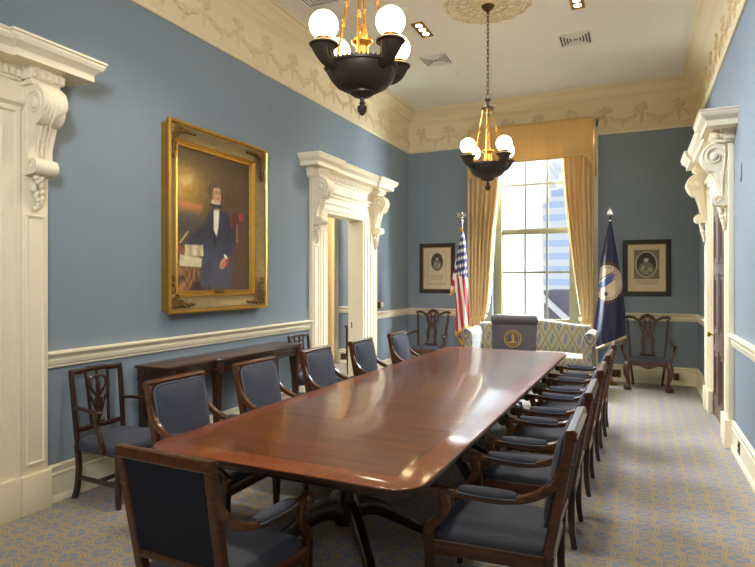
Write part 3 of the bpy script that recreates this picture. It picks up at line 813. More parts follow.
# ------------------------------------------------------------------ lettering helper (real letters as mesh)
def text_mesh(ch, size):
    cu = bpy.data.curves.new('t', 'FONT'); cu.body = ch; cu.size = size; cu.align_x = 'CENTER'; cu.extrude = .0004
    o = bpy.data.objects.new('t', cu); C.objects.link(o)
    me = bpy.data.meshes.new_from_object(o.evaluated_get(bpy.context.evaluated_depsgraph_get()))
    vs = [v.co.copy() for v in me.vertices]; fs = [tuple(p.vertices) for p in me.polygons]
    bpy.data.objects.remove(o); bpy.data.curves.remove(cu); bpy.data.meshes.remove(me)
    return vs, fs
def ring_text(b, txt, r, size, a_mid, step, flip=False):
    """letters round a circle in XY, facing +z"""
    n = len(txt)
    for i, ch in enumerate(txt):
        if ch == ' ': continue
        vs, fs = text_mesh(ch, size)
        a = a_mid+(-1 if not flip else 1)*step*(i-(n-1)/2)
        m = Matrix.Rotation(a-PI/2, 4, 'Z') @ Matrix.Translation((0, r, 0)) if not flip else Matrix.Rotation(a+PI/2, 4, 'Z') @ Matrix.Translation((0, -r, 0))
        b.add(vs, fs, m)

# ------------------------------------------------------------------ far head chair with the seal
ex = thing('executive_chair', 'tall grey leather swivel chair with a gold seal at the far head of the table', 'chair', (2.36, 7.62, 0), 0)
tilt = .12
b = MB().pad((0,0,0), (.56,.66,.06), .03, taper=1.06); o = b.build('backrest', M['leather'], ex, ang=60); o.location = (0,.0,.76); o.rotation_euler = (PI/2-tilt,0,0); bk = o
b = MB(); 
rs = []
for k in range(13):
    x = -.298+.596*k/12; e = 1 if 0 < k < 12 else .7
    rs.append([(x, .035+.085*e*math.cos(a)*.9-.03, 1.075+.072*e*math.sin(a)) for a in [2*PI*q/14 for q in range(14)]])
b.rings(rs).build('head_roll', M['leather'], ex)
sl = MB(); sl.tube([(.108*math.cos(2*PI*k/48), .108*math.sin(2*PI*k/48), .092) for k in range(49)], .006, 6, cap=False)
sl.tube([(.078*math.cos(2*PI*k/48), .078*math.sin(2*PI*k/48), .092) for k in range(49)], .003, 6, cap=False)
ring_text(sl, 'VIRGINIA', .085, .022, PI/2, .27); ring_text(sl, 'SIC SEMPER TYRANNIS', .101, .020, -PI/2, .17, True)
sl.v = [Vector((p.x, p.y, p.z if p.z > .05 else p.z+.0915)) for p in sl.v]
sl.tube(catmull([(0,.05,.093),(-.004,.03,.093),(.004,.0,.093),(-.012,-.035,.093)],4), [.006,.014,.012,.006], 6)   # standing figure
sl.ball((.0,.058,.093), .010, 8, 6); sl.tube([(.004,.03,.093),(.03,.042,.093)], .004, 5); sl.tube([(-.004,.03,.093),(-.024,.01,.093)], .004, 5)
sl.tube([(.034,.065,.093),(.026,-.04,.093)], .002, 5); sl.tube([(.004,.0,.093),(.016,-.036,.093)], [.010,.006], 5)
sl.tube(catmull([(-.055,-.045,.093),(-.02,-.05,.093),(.02,-.046,.093),(.055,-.042,.093)],4), [.005,.012,.010,.004], 6)   # fallen figure
s = sl.build('seal', M['seal'], bk); s.location = (0,.062,.0)
MB().pad((0,-.23,.42), (.56,.54,.08), .04).build('seat', M['leather'], ex, ang=60)
for sx in (-1,1):
    a = MB().sweep(catmull([(sx*.30,.0,.60),(sx*.315,-.12,.645),(sx*.315,-.34,.645),(sx*.305,-.40,.60),(sx*.29,-.36,.48)],5), .05, .035, side=(1,0,0)).build('arm', M['leather'], ex)
MB().lathe([(.06,.42),(.06,.38),(.03,.36),(.03,.12),(.05,.10),(.05,.07)], 16, (0,-.22,0)).build('swivel_post', M['bronze'], ex)
for k in range(5):
    a = 2*PI*k/5+.3; d = Vector((math.cos(a), math.sin(a), 0)); o = Vector((0,-.22,0))
    l = MB().sweep([o+d*.03+Vector((0,0,.10)), o+d*.30+Vector((0,0,.075))], [.05,.035], [.04,.028], side=d.cross(Vector((0,0,1)))).build('base_arm', M['walnut'], ex)
    MB().lathe([(.0,-.015),(.028,-.015),(.030,0),(.028,.015),(0,.015)], 14, o+d*.30+Vector((0,0,.030)), Matrix.Rotation(a,4,'Z') @ Matrix.Rotation(PI/2,4,'X')).build('caster', M['bronze'], l)

# ------------------------------------------------------------------ sofa
so = thing('sofa', 'small camel-back sofa in blue and cream leaf fabric under the window', 'sofa', (2.335, 9.0, 0), 0)
SW = .80
def back_fn(u, v):
    x = (-1+2*u)*(SW+.06); top = .90+.085*math.cos(u*2*PI-PI)*.5+.03
    top = .91+.075*(.5-.5*math.cos(2*PI*u))
    a = v*2*PI
    th = .075
    zc = .30+(top-.30)
    # closed cross-section: front up, over, back down
    k = v*4
    if k < 1: y, z = .17+.10*k, .30+(top-.06-.30)*k
    elif k < 2:
        q = (k-1)*PI; y, z = .27+.06-.06*math.cos(q), top-.06+.06*math.sin(q)
    elif k < 3: y, z = .39+.03*(3-k)*0, top-.06+(.18-top+.06)*(k-2)
    else: y, z = .39-.22*(k-3), .18+.12*(k-3)
    return (x, y, z)
MB().grid(back_fn, 40, 24).build('backrest', M['sofa'], so, ang=60)
MB().pad((0,-.10,.36), (1.66,.62,.12), .035).build('seat_cushion', M['sofa'], so, ang=60)
MB().span((-SW-.03,-.40,.15),(SW+.03,.36,.36)).build('seat_base', M['sofa'], so, bevel=.02)
for s in (-1,1):
    # rolled arm: spiral end profile extruded front to back
    prof = [(s*.80,.15),(s*.80,.55),(s*.80,.70)]
    prof += [(s*(.89+.09*math.cos(a)), .75+.10*math.sin(a)) for a in [PI-k*PI*1.35/12 for k in range(13)]]
    prof += [(s*.925,.60),(s*.935,.15)]
    a = MB().prism(prof, -.42, .37, 'y').build('arm', M['sofa'], so, ang=50, bevel=.008)
    q = MB(); P = []
    for k in range(40):
        t = k/39; an = PI*.9-t*2*PI*1.4; r = .085*(1-.75*t); P.append((s*(.89+r*math.cos(an)), -.424, .75+r*math.sin(an)))
    q.tube(P, .006, 5); q.build('arm_scroll', M['pipe'], a)
    for y in (-.36,.32): MB().sweep([(s*.84,y,.16),(s*.84,y,0)], [.06,.035], [.06,.035], side=(1,0,0)).build('leg', M['walnut'], so)

# ------------------------------------------------------------------ pierced-splat corner armchairs
def make_chip():
    r = empty('carved_armchair'); m = M['chipwood']
    st = lambda s, z: Vector((s*(.235+.05*(z-.42)/.60), .24+.14*(z-.42)/.60, z))
    b = MB()
    for s in (-1,1): b.sweep(catmull([st(s,.40), st(s,.6), st(s,.8), st(s,.99)],4), .036, .034, side=(1,0,0))
    yb = lambda z: .24+.14*(z-.42)/.60
    crest = catmull([(-.315,yb(1.02),1.005),(-.285,yb(1.02),1.03),(-.20,yb(1.02),1.025),(-.12,yb(1.0),.985),(-.06,yb(1.02),1.035),(0,yb(1.03),1.055),(.06,yb(1.02),1.035),(.12,yb(1.0),.985),(.20,yb(1.02),1.025),(.285,yb(1.02),1.03),(.315,yb(1.02),1.005)],5)
    b.sweep(crest, .03, [.03,.04,.036,.034,.05,.06,.05,.034,.036,.04,.03], side=(0,1,.2))
    b.build('back_frame', m, r)
    b = MB()
    P = lambda x, z: (x, yb(z), z)
    for s in (-1,1):
        b.sweep(catmull([P(s*.115,.99),P(s*.075,.90),P(s*-.01,.80),P(s*-.055,.70),P(s*-.05,.60),P(s*-.07,.47)],6), .022, .026, side=(0,1,.2))
        b.sweep(catmull([P(s*.05,1.02),P(s*.03,.92),P(s*.055,.80),P(s*.085,.68),P(s*.075,.57),P(s*.085,.47)],6), .022, .024, side=(0,1,.2))
        b.sweep(catmull([P(s*.12,.985),P(s*.105,.9),P(s*.07,.80),P(s*.06,.68),P(s*.065,.58),P(s*.09,.47)],6), .02, .02, side=(0,1,.2))
    b.sweep([P(-.11,.46),P(.11,.46)], .03, .05, side=(0,1,.2))
    b.sweep(catmull([P(-.03,.98),P(0,.93),P(.03,.98)],4), .02, .02, side=(0,1,.2))
    b.build('splat', m, r)
    MB().prism([(-.29,-.26),(.29,-.26),(.245,.25),(-.245,.25)], .36, .425, 'z').build('seat_rail', m, r, bevel=.006)
    MB().pad((0,-.01,.42), (.55,.49,.018), .03, taper=.88).build('seat', M['velvet'], r, ang=60)
    sh = MB()
    for k in range(-3,4): sh.tube([(k*.006,-.268,.375),(k*.024,-.275,.325+.006*abs(k))], [.006,.013], 6)
    sh.prism([(-.14,.37),(.14,.37),(.06,.335),(0,.32),(-.06,.335)], -.272, -.25, 'y').build('apron_shell', m, r)
    for s in (-1,1):
        l = MB().tube(catmull([(s*.265,-.235,.40),(s*.285,-.262,.33),(s*.283,-.262,.24),(s*.262,-.240,.13),(s*.258,-.238,.06),(s*.27,-.255,.03)],5), [.036,.046,.038,.024,.018,.022], 10).build('leg', m, r)
        q = MB().ball((s*.272,-.258,.032), (.042,.042,.032), 12, 8)
        for k in range(4):
            a = -PI/2+(k-1.5)*.75; d = Vector((math.cos(a), math.sin(a), 0)); o = Vector((s*.272,-.258,0))
            q.tube(catmull([o+d*.015+Vector((0,0,.075)), o+d*.044+Vector((0,0,.05)), o+d*.05+Vector((0,0,.02)), o+d*.044+Vector((0,0,.004))],3), [.012,.012,.010,.006], 6)
        q.build('claw_foot', m, l)
        MB().sweep(catmull([(s*.235,.24,.42),(s*.225,.235,.25),(s*.205,.265,.08),(s*.20,.285,0)],4), [.036,.03], [.036,.03], side=(1,0,0)).build('leg', m, r)
        a = MB().sweep(catmull([(s*.258,.30,.68),(s*.30,.18,.685),(s*.325,.0,.66),(s*.335,-.10,.655),(s*.355,-.15,.65)],6), [.03,.036,.04,.044,.03], [.03,.028,.026,.028,.026], side=(1,0,0))
        a.ball((s*.355,-.155,.645), (.026,.034,.022), 10, 6)
        a.sweep(catmull([(s*.345,-.07,.65),(s*.345,-.04,.56),(s*.31,-.08,.47),(s*.285,-.10,.37)],5), .034, .036, side=(1,0,0))
        a.build('arm', m, r)
    return r
ch = make_chip(); ch.location = (3.985, 9.34, 0); tag(ch, 'carved mahogany armchair with pierced splat under the right engraving', 'chair', 'carved armchairs against the window wall')
c2 = copy_tree(ch); c2.location = (.52, 9.34, 0); tag(c2, 'carved mahogany armchair with pierced splat under the left engraving', 'chair', 'carved armchairs against the window wall')

# ------------------------------------------------------------------ square-back wall chairs with heart splat
def make_heart():
    r = empty('heart_back_chair'); m = M['walnut']
    st = lambda s, z: Vector((s*(.205+.012*(z-.42)/.52), .22+.055*(z-.42)/.52, z)); yb = lambda z: .22+.055*(z-.42)/.52
    P = lambda x, z: (x, yb(z), z)
    b = MB()
    for s in (-1,1): b.sweep([st(s,.38), st(s,.6), st(s,.935)], .03, .03, side=(1,0,0))
    b.sweep([P(-.225,.92),P(-.10,.92),P(-.09,.928),P(.09,.928),P(.10,.92),P(.225,.92)], .028, .036, side=(0,1,.1))
    b.sweep([P(-.21,.50),P(.21,.50)], .026, .035, side=(0,1,.1))
    b.build('back_frame', m, r)
    b = MB()
    hp = [P(.075*math.sin(t)**3*1.0, .795+.0062*(13*math.cos(t)-5*math.cos(2*t)-2*math.cos(3*t)-math.cos(4*t))) for t in [2*PI*k/36 for k in range(37)]]
    b.tube(hp, .010, 6)
    for s in (-1,1):
        b.sweep([P(s*.098,.91),P(s*.088,.75),P(s*.075,.51)], .014, .02, side=(0,1,.1))
        b.sweep([P(s*.03,.70),P(0,.58)], .012, .016, side=(0,1,.1))
        b.sweep([P(s*.07,.72),P(s*.012,.58)], .012, .016, side=(0,1,.1))
    b.sweep([P(0,.91),P(0,.84),P(0,.80),P(0,.72),P(0,.62),P(0,.51)], .014, [.018,.018,.03,.034,.02,.014], side=(0,1,.1))
    b.ball(P(0,.525), (.045,.012,.018), 10, 6); b.ball(P(0,.87), (.03,.012,.012), 10, 6)
    b.build('heart_splat', m, r)
    MB().pad((0,-.01,.36), (.50,.47,.075), .04, taper=.88).build('seat', M['velvet'], r, ang=60)
    for s in (-1,1):
        MB().sweep([(s*.222,-.215,.38),(s*.222,-.215,0)], [.046,.032], [.046,.032], side=(1,0,0)).build('leg', m, r)
        MB().sweep(catmull([(s*.205,.22,.40),(s*.20,.21,.25),(s*.198,.225,.1),(s*.195,.26,0)],4), .036, .036, side=(1,0,0)).build('leg', m, r)
        MB().sweep([(s*.222,-.21,.16),(s*.20,.215,.16)], .018, .03, side=(1,0,0)).build('stretcher', m, r)
        a = MB().sweep(catmull([(s*.214,.245,.665),(s*.235,.15,.672),(s*.25,.03,.665),(s*.248,-.04,.66)],5), [.024,.028,.032,.03], .024, side=(1,0,0))
        a.lathe([(.0,-.018),(.018,-.018),(.018,.018),(0,.018)], 12, (s*.248,-.048,.655), Matrix.Rotation(PI/2,4,'Y'))
        a.sweep(catmull([(s*.248,-.04,.65),(s*.25,-.03,.57),(s*.252,-.075,.48),(s*.252,-.10,.38)],5), .026, .034, side=(1,0,0)); a.build('arm', m, r)
    MB().sweep([(-.21,.0,.16),(.21,.0,.16)], .018, .03, side=(0,1,0)).build('stretcher', m, r)
    return r
hc = make_heart(); hc.location = (.335, 3.10, 0); hc.rotation_euler = (0,0,PI/2); tag(hc, 'open-back chair with heart-shaped splat by the wall, left of the console table', 'chair', 'heart-back chairs along the left wall')
h2 = copy_tree(hc); h2.location = (.335, 5.98, 0); tag(h2, 'open-back chair with heart-shaped splat by the wall, between the console table and the doorway', 'chair', 'heart-back chairs along the left wall')

# ------------------------------------------------------------------ console table on the left wall
co = thing('console_table', 'long dark mahogany breakfront console table on tapered legs against the left wall', 'table', (0, 4.52, 0), PI/2)
def ctop(g): return [(-1.0-g,-.02),(-1.0-g,-.38-g),(-.42-g,-.38-g),(-.39-g,-.43-g),(.39+g,-.43-g),(.42+g,-.38-g),(1.0+g,-.38-g),(1.0+g,-.02)]
MB().prism(ctop(.02), .865, .89, 'z').build('console_top', M['walnuth'], co, bevel=.005)
MB().prism(ctop(-.01), .76, .865, 'z').build('apron', M['walnut'], co, bevel=.004)
MB().prism(ctop(-.004), .768, .776, 'z').build('apron_bead', M['walnuth'], co)
for x, y in ((-.96,-.34),(-.42,-.385),(.42,-.385),(.96,-.34),(-.96,-.06),(.96,-.06)):
    l = MB().sweep([(x,y,.80),(x,y,.76),(x,y,.10),(x,y,.095),(x,y,.05),(x,y,0)], [.078,.072,.046,.056,.052,.036], [.078,.072,.046,.056,.052,.036], side=(1,0,0)).build('leg', M['walnut'], co)
    MB().box((x,y-.04,.81), (.07,.012,.09)).build('carved_block', M['walnuth'], l, bevel=.003)

# ------------------------------------------------------------------ pictures
def smooth(a, b, x):
    t = min(1, max(0, (x-a)/(b-a))) if a != b else float(x > a); return t*t*(3-2*t)
def mixr(a, b, t): return tuple(a[i]*(1-t)+b[i]*t for i in range(3))
def ell(u, v, cx, cy, rx, ry, ang=0, soft=.12):
    ca, sa = math.cos(ang), math.sin(ang); x, y = u-cx, v-cy; x, y = (x*ca+y*sa)/rx, (-x*sa+y*ca)/ry
    return 1-smooth(1-soft, 1+soft, math.hypot(x, y))
def quad(u, v, pts, soft=.006):
    d = 1.
    n = len(pts); area = sum(pts[i][0]*pts[(i+1) % n][1]-pts[(i+1) % n][0]*pts[i][1] for i in range(n))
    sg = 1 if area > 0 else -1
    for i in range(n):
        (x0, y0), (x1, y1) = pts[i], pts[(i+1) % n]; L = math.hypot(x1-x0, y1-y0)
        s = sg*((x1-x0)*(v-y0)-(y1-y0)*(u-x0))/L
        d = min(d, smooth(-soft, soft, s))
    return d
def nz(u, v, s, k=0): return noise.noise(Vector((u*s, v*s, k)))
def portrait(u, v):
    """v from the bottom up; a standing sitter in a black suit beside a draped writing table"""
    u += .065; v -= .05*smooth(.45,.62,v)*(1-.5*smooth(.8,1.,v)); col = (74, 58, 36)
    g = math.exp(-(((u-.12)/.28)**2+((v-.68)/.16)**2)); col = mixr((92,74,46), (190,146,62), g*.95)
    col = mixr(col, (80,60,46), smooth(.45,.95,u)*.8); col = mixr(col, (70,58,42), smooth(.8,1.,v)*.5)
    sun = quad(u, v, [(.07,.46),(.38,.46),(.38,.575),(.07,.575)], .02); col = mixr(col, mixr((88,80,70), (196,124,66), smooth(.5,.56,v)), sun*.9)
    col = mixr(col, (70,66,62), quad(u, v, [(.07,.40),(.38,.40),(.38,.48),(.07,.50)], .03)*.8)
    col = mixr(col, (76,60,40), quad(u, v, [(0.,.30),(.07,.30),(.07,.62),(0.,.62)], .012)*.85)
    chair = quad(u, v, [(.76,.36),(.80,.54),(.92,.56),(.88,.36)], .02); col = mixr(col, (84,26,28), chair*.75)
    col = mixr(col, (176,44,40), max(ell(u,v,.93,.535,.03,.022), ell(u,v,.79,.47,.012,.06,.1))*.9)
    col = mixr(col, (168,158,160), quad(u, v, [(.86,.37),(.865,.50),(.885,.50),(.89,.37)], .008)*.6)
    tb = quad(u, v, [(0,0),(0,.30),(.30,.315),(.36,.24),(.36,.0)], .015)
    pat = .5+.5*math.sin(u*70+6*nz(u,v,8))*math.sin(v*60+5*nz(u,v,7,3))
    col = mixr(col, mixr((78,54,32), (190,138,78), pat*.85), tb*.95)
    col = mixr(col, (44,34,28), quad(u, v, [(0,.0),(0,.07),(.3,.075),(.36,.13),(.5,.10),(.5,0)], .02)*.9)
    # coat
    coat = max(quad(u, v, [(.36,.02),(.34,.30),(.42,.50),(.52,.56),(.72,.555),(.80,.48),(.80,.30),(.78,.02)], .02), quad(u, v, [(.14,.335),(.20,.37),(.40,.50),(.48,.46),(.40,.34),(.22,.31)], .02), quad(u, v, [(.70,.52),(.80,.48),(.86,.36),(.74,.22),(.66,.26)], .02))
    sh = .5+.5*nz(u,v,6,1)
    col = mixr(col, mixr((42,42,50), (80,82,96), sh*.6+.5*(1-smooth(.1,.5,v))), coat)  # coat lighter towards the bottom: glare haze painted into the colour
    col = mixr(col, (20,20,26), quad(u, v, [(.52,.56),(.56,.56),(.58,.42),(.55,.30),(.53,.42)], .01)*.5)
    col = mixr(col, (222,214,196), quad(u, v, [(.535,.555),(.535,.45),(.575,.40),(.60,.47),(.615,.565)], .008)*coat)
    col = mixr(col, (16,15,18), max(quad(u, v, [(.49,.585),(.53,.57),(.575,.58),(.575,.60),(.53,.595),(.49,.605)], .006), quad(u, v, [(.575,.58),(.62,.57),(.65,.585),(.65,.60),(.62,.60),(.575,.60)], .006)))
    # head
    col = mixr(col, (216,206,190), quad(u, v, [(.50,.595),(.51,.625),(.62,.625),(.635,.60),(.60,.59)], .01)*.8)
    col = mixr(col, (70,54,42), max(ell(u,v,.545,.695,.078,.050), ell(u,v,.505,.67,.035,.045)))
    col = mixr(col, (186,142,108), ell(u,v,.578,.668,.058,.060)); col = mixr(col, (196,146,110), ell(u,v,.59,.64,.045,.035))
    col = mixr(col, (202,160,122), ell(u,v,.582,.702,.042,.022)*.8); col = mixr(col, (84,66,52), max(ell(u,v,.545,.732,.050,.014,-.25), ell(u,v,.512,.69,.018,.04)))
    col = mixr(col, (150,100,76), ell(u,v,.515,.66,.02,.04)*.6)
    for ex_ in (.573,.615): col = mixr(col, (64,44,36), ell(u,v,ex_,.680,.012,.006)); col = mixr(col, (110,80,60), ell(u,v,ex_,.692,.018,.004)*.7)
    col = mixr(col, (168,112,84), ell(u,v,.605,.663,.010,.020)*.7); col = mixr(col, (140,72,60), ell(u,v,.598,.636,.022,.005)*.8)
    col = mixr(col, (96,76,60), ell(u,v,.505,.69,.022,.04)*.8)
    # quill, papers, inkpot, hand with glove
    col = mixr(col, (222,206,160), quad(u, v, [(.10,.335),(.115,.335),(.21,.415),(.20,.42)], .006))
    col = mixr(col, (136,70,46), ell(u,v,.07,.285,.065,.035)); col = mixr(col, (210,170,120), ell(u,v,.06,.30,.03,.012)*.7)
    col = mixr(col, mixr((214,200,160), (176,160,118), .5+.5*math.sin(u*60)), quad(u, v, [(.165,.245),(.165,.325),(.39,.33),(.40,.25)], .006))
    col = mixr(col, (205,192,152), quad(u, v, [(.10,.175),(.11,.255),(.38,.235),(.37,.17)], .006))
    hd = max(ell(u,v,.665,.20,.052,.034,.7), ell(u,v,.695,.235,.03,.018,.8)); col = mixr(col, (190,134,104), hd)
    for k in range(4): col = mixr(col, (150,98,76), ell(u,v,.65+.018*k,.185+.012*k,.004,.026,-.5)*.6)
    col = mixr(col, (226,218,206), ell(u,v,.705,.255,.03,.012,-.5)); col = mixr(col, (196,44,44), max(ell(u,v,.725,.205,.016,.03,-.3), ell(u,v,.74,.235,.01,.02,-.6)))
    w = 1.02+.10*nz(u,v,24,5)
    return tuple(max(0, min(255, c*w)) for c in col)
pt = thing('portrait_painting', 'large gilt-framed oil portrait of a standing man in a black suit, on the left wall', 'painting', (0, 4.525, 2.165), PI/2)
PW, PH = 1.475, 1.735
MB().frame(PW, PH, [(0.03,0),(0.03,.05),(0,.10),(0,.118),(.012,.125),(.026,.125),(.034,.112)]+[(.034+.11*k/8, .108-.066*math.sin(k/8*PI/2)) for k in range(9)]+[(.147,.050),(.153,.052),(.157,.042),(.168,.042),(.172,.033),(.182,.030),(.186,.035),(.196,.035),(.203,.018),(.205,0)]).build('frame', M['gold'], pt, ang=30)
cv = MB().frame(PW-.07, PH-.07, [(.0,.112)]+[(.10*k/8, .1105-.045*math.sin(k/8*PI/2)) for k in range(9)]); 
MB().frame(PW-.075, PH-.075, [(0,.110)]+[(.105*k/8+.002, .1105-.066*math.sin(k/8*PI/2)) for k in range(9)]+[(.10,.03),(.0,.03)]).build('cove', M['goldd'], pt, ang=60)
iw, ih = PW-.40, PH-.40
paint_grid('canvas', lambda u, v: ((u-.5)*iw, -.012, (v-.5)*ih), 150, 190, portrait, M['oil'], pt)
rn = random.Random(11)
for sx in (-1,1):
    for sz in (-1,1):
        b = MB(); cx, cz = sx*(PW/2-.075), sz*(PH/2-.075)
        for k in range(9):
            t = k/8
            for (dx, dz) in ((1,0),(0,1)):
                x, z = cx-sx*dx*.26*t, cz-sz*dz*.26*t
                b.ball((x+rn.uniform(-.012,.012), -.098, z+rn.uniform(-.012,.012)), (.034*(1-.6*t), .018, .034*(1-.6*t)), 8, 5)
        b.tube([(cx-sx*.26,-.098,cz),(cx,-.098,cz),(cx,-.098,cz-sz*.26)], [.012,.022,.012], 6)
        for k in range(2):
            P = [(cx-sx*(.02+.05*k)+.035*(1-q/20)*math.cos(q*.5), -.112, cz-sz*(.02+.05*(1-k))+.035*(1-q/20)*math.sin(q*.5)) for q in range(20)]; b.tube([(cx,-.10,cz)]+P, .009, 5)
        b.build('corner_ornament', M['goldo'], pt)
MB().box((0.02,-.045,-ih/2-.012), (.13,.008,.036)).build('name_plate', M['brassplate'], pt, bevel=.003)

def engraving(kind):
    paper = (214, 196, 160)
    def fn(u, v):
        col = mixr(paper, (196,176,140), .3+.3*nz(u,v,4)); 
        if kind == 'left':
            cx, cy, rx, ry = .50, .655, .215, .215
            bx = (.17,.83,.12,.90)
            o = ell(u,v,cx,cy,rx,ry,0,.03)
        else:
            cx, cy, rx, ry = .49, .575, .30, .285; bx = (.17,.83,.27,.885)
            o = ell(u,v,cx,cy,rx*.86,ry*.9,0,.03)
            inb = quad(u, v, [(bx[0],bx[2]),(bx[1],bx[2]),(bx[1],bx[3]),(bx[0],bx[3])], .006)
            col = mixr(col, (108,98,84), inb*.85); col = mixr(col, (186,170,138), ell(u,v,cx,cy,rx,ry,0,.02))
            lp = quad(u, v, [(.18,.13),(.82,.13),(.82,.255),(.18,.255)], .005); col = mixr(col, (200,182,146), lp)
        edge = min(abs(u-bx[0]), abs(u-bx[1])) if bx[2] < v < bx[3] else 9; ed2 = min(abs(v-bx[2]), abs(v-bx[3])) if bx[0] < u < bx[1] else 9
        if min(edge, ed2) < .006: col = mixr(col, (120,104,80), .7)
        if o > 0:
            n1 = .5+.5*math.sin((u+v)*160); d = mixr((46,42,40), (84,76,68), n1)
            d = mixr(d, (186,172,144), max(ell(u,v,cx,cy-.07*ry/.2,rx*.66,ry*.5,0,.25)*.95*(.7+.5*nz(u,v,26)), 0))
            d = mixr(d, (120,108,92), ell(u,v,cx,cy-.02,rx*.34,ry*.4)*.8)
            d = mixr(d, (206,190,158), ell(u,v,cx+.0*rx,cy+ry*.36,rx*.20,ry*.20))
            d = mixr(d, (56,50,46), ell(u,v,cx,cy+ry*.56,rx*.22,ry*.10))
            for sx in (-1,1): d = mixr(d, (80,70,60), ell(u,v,cx+sx*rx*.08,cy+ry*.40,rx*.035,ry*.03))
            d = mixr(d, (188,172,140), max(ell(u,v,cx-rx*.3,cy-ry*.25,rx*.2,ry*.12,.5), ell(u,v,cx+rx*.35,cy-ry*.4,rx*.22,ry*.12,-.5))*.7)
            col = mixr(col, d, o)
        rows = ((.33,.25,.75),(.30,.28,.72),(.27,.25,.75),(.24,.32,.68)) if kind == 'left' else ((.225,.22,.78),(.20,.22,.78),(.17,.25,.75))
        for (rv, a, c) in rows:
            if abs(v-rv) < .007 and a < u < c and math.sin(u*190+rv*50) > -.5: col = mixr(col, (110,96,76), .6)
        return col
    return fn
def print_frame(label, cx, cz, w, h, kind):
    t = thing('framed_engraving', label, 'picture', (cx, D, cz), 0, 'framed engravings on the window wall')
    MB().frame(w, h, [(0,0),(0,.022),(.008,.030),(.05,.026),(.062,.018),(.066,.012),(.066,0)]).build('frame', M['blackframe'], t, ang=30)
    MB().frame(w-.128, h-.128, [(0,0),(0,.016),(.006,.018),(.014,.012),(.014,0)]).build('gilt_slip', M['frameedge'], t, ang=30)
    iw, ih = w-.15, h-.15
    paint_grid('engraving', lambda u, v: ((u-.5)*iw, -.010, (v-.5)*ih), 90, 120, engraving(kind), M['paper'], t)
print_frame('dark-framed engraving of a small oval portrait, left of the window above a carved chair', .558, 1.812, .665, .895, 'left')
print_frame('dark-framed engraving of a large oval portrait, right of the window beside the navy flag', 3.975, 1.79, .68, .875, 'right')

# ------------------------------------------------------------------ flags
def flag_pole(t, top, fin):
    MB().lathe([(.0,0),(.12,0),(.125,.012),(.11,.03),(.06,.045),(.035,.07),(.03,.11),(.0,.115)], 24).build('stand', M['brass'], t)
    MB().lathe([(.013,.05),(.013,top)], 12).build('pole', M['walnut'] if fin == 'spear' else M['brass'], t)
    if fin == 'spear':
        b = MB().lathe([(.013,top-.12),(.018,top-.10),(.012,top-.06),(.008,top)], 12)
        b.prism([(-.012,top-.02),(.012,top-.02),(.012,top+.02),(.045,top+.0),(.03,top+.07),(.0,top+.13),(-.03,top+.07),(-.045,top+.0),(-.012,top+.02)], -.006, .006, 'y'); b.build('spear_finial', M['steel'], t, bevel=.002)
    else:
        b = MB().lathe([(.013,top-.14),(.02,top-.12),(.014,top-.06),(.028,top-.03),(.028,top-.01),(.01,top)], 14)
        b.ball((0,0,top+.05), (.022,.03,.045), 10, 8); b.ball((.004,-.012,top+.10), .018, 8, 6)
        for s in (-1,1):
            b.prism([(s*.008,top+.03),(s*.03,top+.02),(s*.065,top+.06),(s*.07,top+.12),(s*.04,top+.10),(s*.015,top+.08)], -.006, .006, 'y')
        b.build('eagle_finial', M['steel'], t, bevel=.001)
RED, WHI, NAV = (178,32,48), (236,228,214), (42,44,92)
def us_main(u, v):        # v from the top down; stripes follow the hang
    s = u-.55*v+1.3
    if v < .40+.10*u:
        a, c = u*5.+.35*v, v*13
        fa = a-math.floor(a)-.5; row = math.floor(c); fa = (a+.5*(row % 2)) % 1-.5; fc = c-math.floor(c)-.5
        return WHI if math.hypot(fa*.85, fc*1.0) < .27 else (44,46,98)
    return RED if math.floor(s*4.6+.4) % 2 == 0 else WHI
def us_side(u, v):
    return RED if math.floor((v*1.0-u*.35)*6.5) % 2 == 0 else WHI
fl_ = thing('national_flag', 'stars and stripes flag with gold fringe hanging on a pole left of the window', 'flag', (1.165, 9.30, 0), 0)
flag_pole(fl_, 2.62, 'eagle')
LE = neg([(2.40,.01),(2.2,-.03),(1.9,-.08),(1.68,-.105),(1.27,-.085),(.72,-.085)]); RE = neg([(2.40,.05),(2.2,.08),(1.9,.11),(1.5,.125),(.9,.145),(.72,.145)])
def fmain(u, v):
    z = 2.40+(.70+.16*u-2.40)*v; a, c = interp(LE,-z), interp(RE,-z)
    return (a+(c-a)*u, -.055-.05*math.sin(u*PI)-.018*math.cos(u*PI*5+v)*min(1,v*2), z)
cl = paint_grid('cloth', fmain, 90, 300, us_main, M['flagcloth'], fl_); cl.modifiers.new('S','SOLIDIFY').thickness = .003
MB().tube([Vector(fmain(k/16,1.))+Vector((0,0,-.02)) for k in range(17)], .034, 6).build('fringe', M['fringe'], fl_)
def fside(u, v):
    z = 2.05+(1.36+.18*u-2.05)*v; a = interp(neg([(2.1,-.06),(1.8,-.12),(1.36,-.20)]),-z); c = interp(LE,-z)+.04
    return (a+(c-a)*u, -.03-.012*math.cos(u*9), z)
cl = paint_grid('cloth_fold', fside, 50, 160, us_side, M['flagcloth'], fl_); cl.modifiers.new('S','SOLIDIFY').thickness = .003
MB().tube([Vector(fside(k/10,1.))+Vector((0,0,-.015)) for k in range(11)], .022, 6).build('fringe', M['fringe'], fl_)
def ftail(u, v):
    z = .86-.22*v; return (-.06+.10*u+.02*v, -.02-.02*u, z-.10*(1-abs(2*u-1))*v)
paint_grid('cloth_tail', ftail, 20, 24, lambda u, v: RED if u < .6 else WHI, M['flagcloth'], fl_)
MB().tube([Vector(ftail(k/10,1.))+Vector((0,0,-.01)) for k in range(11)], .02, 6).build('fringe', M['fringe'], fl_)
